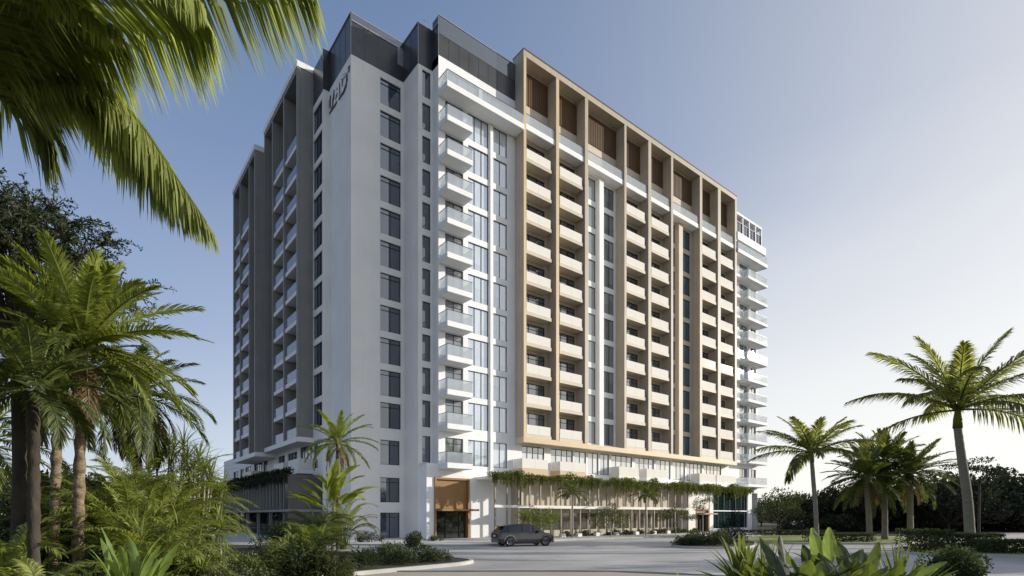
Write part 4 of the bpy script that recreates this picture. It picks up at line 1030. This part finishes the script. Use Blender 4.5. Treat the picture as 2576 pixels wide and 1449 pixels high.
# ---------------- planting before the tower corner
feather_palm(PX(850, 38, .12), ZY(1120, 38), 'green date palm rising in front of the tower corner', 81, 26, 2.9, 1.15, .42, .06, .5, 44, (.16, .13), emin=-20, lm='datel', rough=.1)
def travellers(loc, h, label, seed, n=13, L=2.2, W=.6):
    rng = random.Random(seed); mb = MB(); st = MB()
    st.tube([(0, 0, -.1), (.05, 0, h * .25), (.05, .05, h * .5)], [.17, .15, .12], 8, .5)
    for k in range(2):
        x = .45 * (1 if k else -1); st.tube([(x, .1, -.1), (x * 1.05, .1, h * .22), (x * 1.15, .1, h * .45)], [.13, .12, .09], 8, .5)
    for i in range(n):
        az = rng.uniform(0, 6.28); blade(mb, Vector((rng.uniform(-.4, .4), rng.uniform(-.3, .3), h * rng.uniform(.38, .52))), az, R_(rng.uniform(30, 80)), h * .22 * rng.uniform(.6, 1.1), L * rng.uniform(.7, 1.1), W, rng.uniform(.4, 1.3), rng, rng.uniform(.2, .9), .35, 8)
    return plant('banana_plant', loc, label, 'banana plant', [('stem', st, BK['smooth'], True), ('foliage', mb, LM['datel'], False)])
travellers(PX(838, 37, .12), 5.6, 'big banana-leaved clump with pale stems at the tower corner', 82, 22, 2.4, .62)
areca(PX(865, 36.4, .12), 4.2, 'bright palm clump with pale stems right of the banana-leaved clump', 83, 30, 'datel', ll=.5)
areca(PX(800, 35, .12), 3.6, 'dark palm clump left of the banana-leaved clump, before the shaded podium', 84, 34, 'date', ll=.5)
areca(PX(785, 30, .12), 2.4, 'low sunlit palm clump in front of the shaded podium', 85, 36, 'datel', spread=1.5, ll=.5)
areca(PX(800, 29, .12), 2.3, 'low arching palm below the banana-leaved clump', 86, 28, 'datel', spread=1.4, ll=.45)
shrub(PX(690, 36, .12), 1.6, 2.0, 'rounded shrub before the shaded podium', 87, 1600, .14, .08, 'hedge')
shrub(PX(930, 45.5, .12), 1.3, .85, 'low dark shrub at the foot of the tower wall', 88, 900, .12, .07, 'dark')
shrub(PX(1090, 47.5, .12), .9, .45, 'low clipped green planting left of the bronze portal', 89, 700, .1, .06, 'hedge')
# ---------------- before the colonnade
royal = dict(bark='smooth', nl=30, lm='date', name='young_palm', rough=.05)
feather_palm(PX(1440, 54.6, .12), ZY(1245, 54.6), 'slim young palm before the left half of the colonnade', 91, 16, 1.9, 1.2, .5, .07, .6, 30, (.1, .08), 'smooth', 'date', emin=-15, name='young_palm', rough=.05)
feather_palm(PX(1625, 63, .12), ZY(1250, 63), 'slim young palm before the right half of the colonnade', 92, 16, 2.0, 1.2, .5, .08, .6, 30, (.1, .08), 'smooth', 'date', emin=-15, name='young_palm', rough=.05)
tk, cr = tree_mb(93, 5.2, 2.4, 1.5, 700, .2, .1, .06, 12, .6, 1.0, .4)
plant('small_tree', PX(1768, 71, .12), 'small open-crowned tree beside the far portal', 'tree', [('trunk', tk, BK['smooth'], True), ('crown', cr, LM['olive'], False)])
tk, cr = tree_mb(94, 3.4, .8, 1.9, 2600, .16, .09, .06, 14, .8, 1.0, .6)
plant('small_tree', PX(1352, 51.5, .12), 'bright round bushy tree behind the parked car', 'tree', [('trunk', tk, BK['smooth'], True), ('crown', cr, LM['bright'], False)])
tk, cr = tree_mb(95, 3.7, .7, 1.8, 2200, .16, .09, .06, 14, .9, 1.0, .5)
plant('small_tree', PX(1537, 57, .12), 'olive bushy tree before the middle of the colonnade', 'tree', [('trunk', tk, BK['smooth'], True), ('crown', cr, LM['olive'], False)])
tk, cr = tree_mb(96, 3.2, 1.5, 2.0, 1800, .16, .09, .06, 12, .5, 1.0, .4)
plant('small_tree', PX(1700, 63, .12), 'flat-topped dark little tree at the right end of the colonnade', 'tree', [('trunk', tk, BK['smooth'], True), ('crown', cr, LM['olive'], False)])
proto = None
for i in range(16):
    x = 20.2 + 1.55 * i
    if i == 0: proto = shrub(Vector((x, -8.0, .12)), .62, .62, 'low planting mound in the row at the foot of the colonnade', 97, 420, .13, .08, 'hedge', group='low planting along the colonnade')
    else: copy_thing(proto, (x + rg.uniform(-.3, .3), -8.0 + rg.uniform(-.2, .3), .12), rg.uniform(0, 6), rg.uniform(.7, 1.15), 'low planting mound in the row at the foot of the colonnade')
for i, x in enumerate((19.2, 21.6, 24.4, 27.6, 31.1, 34.4, 37.2)):
    mb = MB(); mb.box(-.3, .3, -.22, .22, 0, .32); mb.box(-.26, .26, -.18, .18, .323, .37)
    o = mb.build('stone_block', M['cream'], None, False, (x, -8.35, .12)); tag(o, 'pale square stone block among the low planting at the colonnade', 'stone block', 'pale blocks along the colonnade')

# trailing plants over the podium roof edges
def trailer(seed):
    rng = random.Random(seed); mb = MB()
    for i in range(6):
        clump(mb, Vector((rng.uniform(-.6, .6), rng.uniform(-.28, .2), rng.uniform(-.1, .3))), .42, 75, .2, .12, rng, .5, .8)
    for i in range(24):
        x = rng.uniform(-.74, .74); y = -.36 + rng.uniform(-.12, .1); Lh = rng.uniform(.25, 1.0)
        k = int(Lh / .045)
        for j in range(k):
            leaf(mb, Vector((x + rng.uniform(-.07, .07), y + rng.uniform(-.06, .06), .05 - Lh * j / k)), (Vector((rng.uniform(-.6, .6), rng.uniform(-.7, .2), -.8))).normalized(), rvec(rng), .17, .1, rng.uniform(.1, .8))
    return mb
TL = 'trailing green plant hanging over the front podium roof edge'
protos = []
for k in range(4):
    protos.append(trailer(200 + k))
mesh = [p.build('trailing_plant', LM['vine'], None) for p in protos]
for i in range(34):
    x = 11.6 + 1.44 * i
    b = mesh[i % 4]
    o = b if i < 4 else b.copy()
    if i >= 4: C.objects.link(o)
    o.location = (x, PV - .02 + rg.uniform(-.05, .1), 6.12); o.rotation_euler = (0, 0, rg.uniform(-.15, .15)); s = rg.choice((.55, .7, .85, 1.0, 1.15, 1.4)); o.scale = (rg.uniform(.8, 1.12), 1.1, s)
    tag(o, TL, 'plant', 'trailing plants along the front podium roof')
wm = [trailer(300 + k).build('trailing_plant', LM['dark'], None) for k in range(4)]
for i in range(25):
    o = wm[i % 4] if i < 4 else wm[i % 4].copy()
    if i >= 4: C.objects.link(o)
    o.location = (PU - .05, 6.0 + 1.46 * i, 6.4); o.rotation_euler = (0, 0, -math.pi / 2 + rg.uniform(-.15, .15)); o.scale = (1.05, 1, rg.uniform(.9, 1.25))
    tag(o, 'dark trailing plant on the shaded west podium roof edge', 'plant', 'trailing plants along the west podium roof')

# ---------------- right side
feather_palm(PX(2442, 40, .1), ZY(1080, 40), 'tall grey-trunked coconut palm at far right with wide spreading fronds', 101, 21, 7.2, .9, 1.7, .10, .9, 76, (.35, .25), 'palm', 'back', lean=(-.75, .6), emin=2, emax=82, shaft=1.3, name='coconut_palm', rough=.03, lift=.1, a0=60, pr=.075)
feather_palm(PX(2055, 46, .1), ZY(1165, 46), 'medium palm with grey trunk between building and date palms', 102, 18, 4.6, .85, 1.2, .09, .8, 62, (.2, .16), 'palm', 'back', lean=(-.35, .25), emin=-5, emax=80, shaft=.7, name='coconut_palm', rough=.03, lift=.1, a0=60, pr=.06)
for px, d, py, lb, sd in ((2188, 49, 1205, 'leftmost date palm of the three at right, with curved grey trunk', 103), (2226, 51, 1165, 'tallest middle date palm of the three at right', 104), (2290, 49.5, 1195, 'rightmost date palm of the three at right', 105)):
    feather_palm(PX(px, d, .1), ZY(py, d), lb, sd, 44, 3.9, .8, .8, .08, .35, 46, (.27, .22), 'palm', 'date', lean=((-.3, .2) if sd == 103 else (0, 0)), emin=-35, emax=85, rough=.06)
# background wood, tree by tree
bt = []
for k in range(3):
    tk, cr = tree_mb(120 + k, 8.0, 1.3, 4.9, 3600, .5, .28, .22, 30, .8, 1.0, .35)
    o = plant('background_tree', (0, 0, 0), '', 'tree', [('trunk', tk, BK['darkb'], True), ('crown', cr, LM['dark'], False)]); bt.append(o)
spots = [(1915, 112, .75), (1975, 98, .6), (2040, 86, .8), (2085, 94, .62), (2128, 84, .92), (2168, 90, .7), (2212, 82, 1.0), (2262, 92, .75), (2310, 84, .82), (2352, 78, .7), (2386, 74, 1.02), (2428, 84, .86), (2462, 77, 1.1), (2508, 86, .95), (2545, 78, 1.2), (2600, 84, 1.05), (2110, 120, 1.0), (2350, 118, .8), (2235, 125, 1.15), (2480, 115, 1.25), (2600, 120, 1.3), (2710, 88, 1.2), (2010, 132, 1.0), (2405, 104, 1.15), (2160, 108, .8)]
GL = 'dark leafy tree in the wood along the right skyline'
for i, (px, d, s) in enumerate(spots):
    p = PX(px, d, .05)
    if i < 3:
        o = bt[i]; o.location = p; o.rotation_euler = (0, 0, i); o.scale = (s, s, s); o['label'] = GL; o['group'] = 'trees along the right skyline'
    else: copy_thing(bt[i % 3], p, i * 1.7, s, GL, 'trees along the right skyline')
ub = shrub(PX(2060, 80, .05), 3.6, 2.6, 'dark undergrowth shrub below the trees along the right skyline', 132, 1100, .4, .24, 'dark', group='undergrowth along the right skyline', nb=8)
for i, px in enumerate((1990, 2110, 2150, 2195, 2240, 2290, 2335, 2375, 2415, 2455, 2500, 2540, 2590, 2640)):
    copy_thing(ub, PX(px, 76 + (i * 37 % 17), .05), i * 1.3, .65 + .5 * ((i * 29 % 11) / 11), 'dark undergrowth shrub below the trees along the right skyline', 'undergrowth along the right skyline')
tk, cr = tree_mb(130, 6.2, 1.6, 2.6, 1900, .26, .14, .14, 18, .85, 1.0, .45)
plant('background_tree', PX(1962, 62, .1), 'rounded leafy tree right beside the far end of the building', 'tree', [('trunk', tk, BK['darkb'], True), ('crown', cr, LM['hedge'], False)])
tk, cr = tree_mb(131, 9.4, 6.0, 3.0, 1300, .26, .13, .14, 9, .22, 1.0, .3, (.4, 0))
plant('background_tree', PX(2462, 62, .1), 'thin spreading tree behind the tall right coconut palm', 'tree', [('trunk', tk, BK['darkb'], True), ('crown', cr, LM['dark'], False)])
for i, (o_, d_, s_, lb) in enumerate(((36.5, 29.5, 1.0, 'nearest leafy street tree past the right edge, shading the road'), (45, 31.5, 1.15, 'second leafy street tree past the right edge'), (56, 33, 1.2, 'farthest leafy street tree past the right edge'))):
    copy_thing(bt[i], OD(o_, d_, .0), i * 2.3, s_, lb, 'street trees past the right edge')
# wood behind the left grove and beyond the building
for i, (px, d, s) in enumerate(((555, 95, .95), (470, 80, 1.0), (380, 85, 1.1), (280, 75, 1.0), (520, 110, 1.1), (160, 70, 1.1), (40, 72, 1.1))):
    copy_thing(bt[i % 3], PX(px, d, .0), i * 2.1, s, 'dark tree glimpsed behind the left grove', 'trees behind the left grove')
# hedges and shrubs
shrub(PX(1750, 42, .12), 1.7, 1.15, 'dark clipped shrub on the road island left of the far portal', 141, 1600, .13, .08, 'hedge', 1.4)
shrub(PX(1800, 41, .12), 1.6, 1.3, 'taller dark shrub in the middle of the road island', 142, 1600, .13, .08, 'hedge', 1.3)
shrub(PX(1838, 43, .12), 1.5, 1.5, 'dark shrub at the right end of the road island', 143, 1600, .13, .08, 'dark', 1.3)
shrub(PX(1722, 41, .12), 1.1, .7, 'lowest shrub at the left end of the road island', 144, 900, .12, .08, 'hedge', 1.1)
def hedge(loc, lx, ly, h, rz, label, seed, n=2600, lm='hedge'):
    rng = random.Random(seed); mb = MB(); st = MB()
    for i in range(n):
        x, y, z = rng.uniform(-lx, lx), rng.uniform(-ly, ly), h * rng.random()
        f = rng.random()
        if f < .45: z = h * rng.uniform(.85, 1.05)
        elif f < .8: y = ly * rng.choice((-1, 1)) * rng.uniform(.85, 1.05)
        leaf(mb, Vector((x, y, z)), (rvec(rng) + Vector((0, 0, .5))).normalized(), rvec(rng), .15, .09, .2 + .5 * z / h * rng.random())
    for i in range(int(lx * 3)): st.tube([(rng.uniform(-lx, lx), rng.uniform(-ly, ly) * .5, -.02), (rng.uniform(-lx, lx), 0, h * .8)], [.03, .015], 4)
    return plant('hedge', loc, label, 'hedge', [('stem', st, BK['darkb'], False), ('foliage', mb, LM[lm], False)], None, rz)
va = math.atan2(RGT.y, RGT.x)
hedge(PX(2110, 46.5, .12), 2.9, .5, .62, va, 'low clipped hedge below the date palms on the lawn', 151)
hedge(PX(2325, 34, .12), 1.3, .8, 1.25, va, 'block of dark hedge left of the tall right coconut palm trunk', 152, 2600)
hedge(PX(2380, 37, .12), 1.3, .6, .95, va, 'dark hedge around the base of the tall right coconut palm', 153)
hedge(PX(2470, 35.5, .12), 1.0, .7, .95, va, 'short hedge block right of the tall coconut palm trunk', 154, 2000)
hedge(PX(2545, 32.4, .12), 2.0, .5, .7, va, 'low hedge along the kerb at the right edge', 155)
shrub(PX(2490, 33, .12), .8, .9, 'bright leafy shrub in front of the right lawn', 156, 900, .13, .08, 'bright')
hedge(PX(1975, 62, .12), 5.5, .5, .5, va, 'long low hedge at the foot of the far end of the building', 157, 2600)

# right foreground
fl = lambda px, d: PX(px, d, .12)
shrub(fl(2400, 15.6), .78, 1.75, 'round glossy dark-green bush at bottom right', 161, 4200, .085, .05, 'hedge', nb=14)
def yucca(loc, L, label, seed, n=50, W=.06, lm='strap', h=.25, t0=.5):
    rng = random.Random(seed); cr = MB(); st = MB(); st.tube([(0, 0, -.05), (0, 0, h + .1)], [.06, .05], 6)
    rosette(cr, (0, 0, h), n, L, W, rng, 5, 88, .55, t0)
    return plant('yucca', loc, label, 'spiky plant', [('stem', st, BK['darkb'], True), ('crown', cr, LM[lm], False)])
yucca(fl(1868, 11.2), 1.15, 'tall bright spiky plant at left of the right foreground bed', 162, 70, .2, 'strap', .55, .45)
yucca(fl(1925, 10.6), 1.5, 'spiky plant between the tall bright one and the paddle leaves', 164, 60, .08, 'date', .2)
yucca(fl(2265, 10.4), 1.5, 'dark spiky plant at right of the paddle leaves', 165, 60, .09, 'date', .2)
shrub(fl(1815, 10.2), .6, .9, 'small dark shrub at the lower left of the right foreground bed', 166, 1200, .08, .05)
yucca(fl(1738, 9.6), 1.05, 'small pointed plant whose tips rise at the bottom edge', 167, 18, .13, 'paddle', .1, .8)
yucca(fl(1690, 9.4), .98, 'leftmost leaf tuft poking up at the bottom edge', 168, 12, .1, 'paddle', .1, .6)
paddles(fl(2085, 9.2), [(105, 80, 1.2, .82, .26, .25, .95), (75, 86, 1.38, .62, .24, .15, .9), (20, 40, 1.3, 1.0, .26, .7, .6), (35, 55, 1.2, .9, .26, .6, .3), (150, 66, 1.25, .75, .27, .5, .12), (95, 72, 1.0, .8, .3, .4, .08), (60, 66, 1.2, .8, .28, .5, .15), (165, 58, 1.1, .8, .26, .6, .25), (10, 40, 1.2, .85, .25, .5, .25), (270, 70, .95, .8, .3, .6, .1), (230, 68, 1.0, .75, .3, .5, .1), (300, 70, .9, .8, .3, .6, .12)], 'large paddle-leaved plant with two upright bright leaves at bottom right', 171)  # leaf tones here and below carry silhouette shade and the glow of backlit leaves
paddles(fl(2005, 9.0), [(130, 72, 1.2, .75, .26, .4, .12), (90, 80, 1.25, .65, .22, .3, .08), (40, 66, 1.05, .75, .28, .5, .15), (180, 58, 1.0, .7, .24, .5, .12), (250, 68, .95, .75, .3, .5, .08), (300, 66, .9, .75, .28, .5, .12), (150, 74, .8, .8, .28, .5, .1), (60, 75, .8, .7, .28, .4, .2)], 'dark paddle-leaved plant left of the one with bright upright leaves', 172)
paddles(fl(2170, 9.4), [(40, 64, 1.1, .9, .26, .5, .12), (100, 74, 1.1, .75, .28, .4, .1), (140, 66, 1.1, .8, .3, .4, .12), (0, 48, 1.15, .95, .26, .6, .8), (-20, 52, .95, .8, .26, .5, .2), (240, 66, .9, .75, .3, .5, .1), (300, 64, .95, .75, .28, .5, .15), (60, 70, .8, .8, .28, .5, .12)], 'dark paddle-leaved plant right of the one with bright upright leaves', 173)
paddles(fl(2225, 9.9), [(30, 60, 1.0, .8, .24, .6, .2), (100, 70, 1.0, .7, .26, .5, .1), (160, 60, 1.0, .7, .26, .5, .15), (250, 66, .9, .7, .26, .5, .1), (330, 55, .9, .8, .25, .6, .3)], 'small paddle-leaved plant at the right end of the paddle leaves', 178)
paddles(fl(2120, 8.4), [(110, 74, 1.0, .7, .3, .5, .05), (60, 70, .95, .75, .3, .5, .08), (160, 62, .95, .75, .28, .6, .1), (20, 58, .95, .8, .28, .6, .12), (250, 72, .9, .65, .3, .5, .06), (300, 66, .9, .7, .3, .5, .06), (200, 60, .9, .7, .28, .5, .1)], 'darkest paddle-leaved plant, nearest the camera at the bottom edge', 179)
paddles(fl(2030, 8.3), [(110, 76, 1.0, .65, .3, .5, .05), (60, 72, .95, .7, .3, .5, .08), (160, 64, .95, .7, .28, .6, .1), (20, 60, .95, .75, .28, .6, .1), (250, 72, .9, .65, .3, .5, .06), (310, 66, .9, .7, .3, .5, .06)], 'dark paddle-leaved plant at the bottom edge just left of the darkest one', 180)
coarse(fl(2060, 10.6), 1.1, 1.45, 'dense leafy filler plant behind the paddle leaves', 174, 240, .45, 'hedge', .1)
coarse(fl(1960, 10.0), .8, 1.4, 'leafy filler plant low in the right foreground bed', 175, 200, .4, 'hedge', .09)
coarse(fl(2200, 10.2), .8, 1.35, 'leafy filler plant right of the paddle leaves', 176, 200, .42, 'hedge', .1)
shrub(fl(2370, 12.2), .35, .45, 'tiny bright plant at the bottom edge by the round bush', 177, 400, .08, .05, 'bright')
# ================================================================== SUV
def build_car(loc, rz):
    car = empty('parked_car', loc, 'dark grey estate-shaped SUV with black glazed roof parked before the bronze portal', 'car'); car.rotation_euler = (0, 0, rz)
    paint = surf('dark_grey_car_paint', (.055, .053, .053), (.045, .044, .044), .18, 2, spec=.6)
    paint.node_tree.nodes['Principled BSDF'].inputs['Coat Weight'].default_value = .6
    black = surf('gloss_black_trim', (.010, .010, .011), (.006, .006, .007), .15, 2, spec=.6)
    rub = surf('black_tyre_rubber', (.02, .02, .02), (.012, .012, .012), .85, 8)
    rimm = surf('grey_alloy', (.28, .28, .29), (.2, .2, .21), .3, 3, metal=.8)
    redm = surf('tail_lamp_red', (.12, .008, .008), (.08, .005, .005), .15, 3)
    chrome = surf('bright_trim', (.6, .6, .6), (.5, .5, .5), .2, 3, metal=.9)
    plate = surf('white_plate', (.7, .7, .68), (.65, .65, .63), .5, 3)
    gls = glassmat('car_glass', (.003, .003, .004), (.008, .008, .01), .16)
    # body: stations along x (rear -2.3 to nose 2.3), ring of points per side: sill, bulge, shoulder, belt
    st = [(-2.32, .50, .60, .92, .98, .70, .86), (-2.26, .34, .58, .98, 1.04, .86, .93), (-1.9, .24, .56, .98, 1.06, .94, .965), (-1.0, .22, .55, .97, 1.06, .95, .985), (0, .22, .55, .96, 1.05, .95, .985), (.9, .22, .55, .95, 1.03, .95, .985), (1.5, .24, .55, .92, 1.00, .94, .975), (1.95, .26, .54, .86, .95, .90, .94), (2.2, .34, .52, .78, .88, .80, .86), (2.31, .44, .55, .70, .76, .62, .68)]
    mb = MB(); n0 = 0; rings = []
    for x, zs, zb, zh, zt, ws, wb in st:
        r = [(x, -ws * .9, zs), (x, -wb, zb), (x, -wb * .985, zh), (x, -wb * .93, zt), (x, -wb * .5, zt + .025), (x, wb * .5, zt + .025), (x, wb * .93, zt), (x, wb * .985, zh), (x, wb, zb), (x, ws * .9, zs)]
        rings.append(len(mb.v)); mb.v += r
    K = 10
    for a, b in zip(rings[:-1], rings[1:]):
        for k in range(K): mb.f.append((a + k, a + (k + 1) % K, b + (k + 1) % K, b + k)); mb.t.append(.5); mb.m.append(0)
    mb.f.append(tuple(rings[0] + k for k in range(K))); mb.f.append(tuple(rings[-1] + k for k in reversed(range(K)))); mb.t += [.5, .5]; mb.m += [0, 0]
    body = mb.build('body', paint, car, False)
    # real wheel openings
    cut = MB()
    for x in (-1.42, 1.48):
        c = MB(); c.tube([(x, -1.3, .39), (x, -.62, .39)], .45, 28); cut.add(c); c = MB(); c.tube([(x, .62, .39), (x, 1.3, .39)], .45, 28); cut.add(c)
    co_ = cut.build('cutter', black)
    bo = body.modifiers.new('b', 'BOOLEAN'); bo.object = co_; bo.operation = 'DIFFERENCE'; bo.solver = 'EXACT'
    bpy.context.view_layer.update()
    dg = bpy.context.evaluated_depsgraph_get(); me = bpy.data.meshes.new_from_object(body.evaluated_get(dg)); body.modifiers.clear(); body.data = me
    bpy.data.objects.remove(co_)
    # cabin: black glasshouse with raked tail and screen
    cs = [(-2.2, 1.02, 1.10, .84, .78), (-1.8, 1.03, 1.50, .88, .70), (-1.4, 1.04, 1.61, .9, .69), (-.4, 1.04, 1.68, .9, .70), (.25, 1.04, 1.66, .9, .70), (.7, 1.03, 1.51, .89, .69), (1.45, 1.0, 1.05, .86, .80)]
    def cab(mbx, off, z0, z1, cap=True):
        rr = []
        for x, zb, zt, wb, wt in cs:
            a = z0; b = z1
            zl = zb + (zt - zb) * a; zh = zb + (zt - zb) * b; wl = wb + (wt - wb) * a + off; wh = wb + (wt - wb) * b + off
            rr.append(len(mbx.v)); mbx.v += [(x, -wl, zl), (x, -wh, zh), (x, wh, zh), (x, wl, zl)]
        for a, b in zip(rr[:-1], rr[1:]):
            for k in range(4): mbx.f.append((a + k, a + (k + 1) % 4, b + (k + 1) % 4, b + k)); mbx.t.append(.4); mbx.m.append(0)
        for r in (rr[0], rr[-1]): mbx.f.append((r, r + 1, r + 2, r + 3)); mbx.t.append(.4); mbx.m.append(0)
    q = MB(); cab(q, 0, 0, .93); q.build('window', gls, car)
    q = MB(); cab(q, .012, .935, 1.0); rf = q.build('roof', black, car)
    q = MB()
    for s in (-1, 1):
        for x0, x1 in ((-1.62, -1.5), (-.52, -.4), (.42, .5)):
            q.hexa([(x0, s * .9, 1.03), (x1, s * .9, 1.03), (x1, s * .91, 1.03), (x0, s * .91, 1.03), (x0 + .03, s * .715, 1.59), (x1 + .03, s * .715, 1.59), (x1 + .03, s * .73, 1.59), (x0 + .03, s * .73, 1.59)])
    q.build('pillar', black, car)
    q = MB()
    q.hexa([(-2.1, -.66, 1.50), (-1.65, -.67, 1.56), (-1.65, .67, 1.56), (-2.1, .66, 1.50), (-2.08, -.65, 1.54), (-1.65, -.67, 1.62), (-1.65, .67, 1.62), (-2.08, .65, 1.54)]); q.build('spoiler', black, rf)
    # wheels
    for x in (-1.42, 1.48):
        for s in (-1, 1):
            y = s * .86
            w = MB(); N_ = 28
            prof = [(.27, -.125), (.36, -.13), (.385, -.10), (.39, 0), (.385, .10), (.36, .13), (.27, .125)]
            for k in range(N_):
                a = 2 * math.pi * k / N_
                for r, yy in prof: w.v.append((x + r * math.cos(a), y + yy, .39 + r * math.sin(a)))
            P_ = len(prof)
            for k in range(N_):
                for j in range(P_ - 1): w.f.append((k * P_ + j, k * P_ + j + 1, ((k + 1) % N_) * P_ + j + 1, ((k + 1) % N_) * P_ + j)); w.t.append(.5); w.m.append(0)
            t_ = w.build('wheel', rub, car, True)
            r_ = MB()
            r_.tube([(x, y - s * .1, .39), (x, y + s * .02, .39)], .272, 28)
            for k in range(10):
                a = 2 * math.pi * k / 10; ca, sa = math.cos(a), math.sin(a)
                r_.tube([(x + .05 * ca, y + s * .1, .39 + .05 * sa), (x + .26 * ca, y + s * .085, .39 + .26 * sa)], .018, 4)
            for k in range(28):
                a0 = 2 * math.pi * k / 28; a1 = 2 * math.pi * (k + 1) / 28
                r_.quad((x + .245 * math.cos(a0), y + s * .1, .39 + .245 * math.sin(a0)), (x + .245 * math.cos(a1), y + s * .1, .39 + .245 * math.sin(a1)), (x + .272 * math.cos(a1), y + s * .12, .39 + .272 * math.sin(a1)), (x + .272 * math.cos(a0), y + s * .12, .39 + .272 * math.sin(a0)))
            r_.build('rim', rimm, t_)
            if s < 0:
                a_ = MB()
                for k in range(16):
                    t0, t1 = math.pi * (k / 16) * .96 + .06, math.pi * ((k + 1) / 16) * .96 + .06
                    A = lambda t, r: (x + r * math.cos(t), -.985, .39 + r * math.sin(t))
                    B = lambda t, r: (x + r * math.cos(t), -.94, .39 + r * math.sin(t))
                    a_.hexa([A(t0, .45), A(t1, .45), B(t1, .45), B(t0, .45), A(t0, .475), A(t1, .475), B(t1, .475), B(t0, .475)])
                a_.build('arch_trim', chrome if x < 0 else black, car)  # rear trim coloured bright to stand in for a reflected white line
    # tail: black panel, lamps, plate, lower bumper
    q = MB(); q.hexa([(-2.345, -.66, .66), (-2.30, -.66, .66), (-2.30, .66, .66), (-2.345, .66, .66), (-2.335, -.64, .97), (-2.28, -.64, .97), (-2.28, .64, .97), (-2.335, .64, .97)]); tp = q.build('tailgate_panel', black, car)
    q = MB(); q.box(-2.362, -2.347, -.26, .26, .74, .86); q.build('number_plate', plate, tp)
    for s in (-1, 1):
        q = MB(); q.hexa([(-2.34, s * .67, .72), (-2.2, s * .945, .72), (-2.16, s * .945, .72), (-2.25, s * .67, .72), (-2.33, s * .67, .99), (-2.2, s * .94, .99), (-2.16, s * .94, .99), (-2.25, s * .67, .99)]); q.build('tail_lamp', redm, car)
        q = MB(); q.box(.7, .88, s * 1.0 - .09, s * 1.0 + .09, 1.05, 1.2); q.box(.74, .8, min(s * .88, s * .95), max(s * .88, s * .95), 1.06, 1.1); q.build('mirror', black, car)
        q = MB(); q.box(2.0, 2.24, s * .74 - .12, s * .74 + .12, .72, .80); q.build('headlight', chrome, car)
        for x in (-.95, .12):
            q = MB(); q.box(x, x + .2, s * .967 - .012, s * .967 + .012, .86, .885); q.build('door_handle', black, car)
    q = MB(); q.box(-2.33, -2.1, -.84, .84, .3, .5); q.box(2.05, 2.3, -.7, .7, .28, .42); q.box(-.95, 1.0, -.93, .93, .2, .3); q.build('lower_bumper', black, car)
    q = MB(); q.tube([(-2.25, .5, .3), (-2.36, .5, .3)], .045, 10); q.build('exhaust', chrome, car)
    return car
hd = (RGT * math.cos(R_(21)) + FWD * math.sin(R_(21)))
build_car(PX(1316, 42.2, .004), math.atan2(hd.y, hd.x))
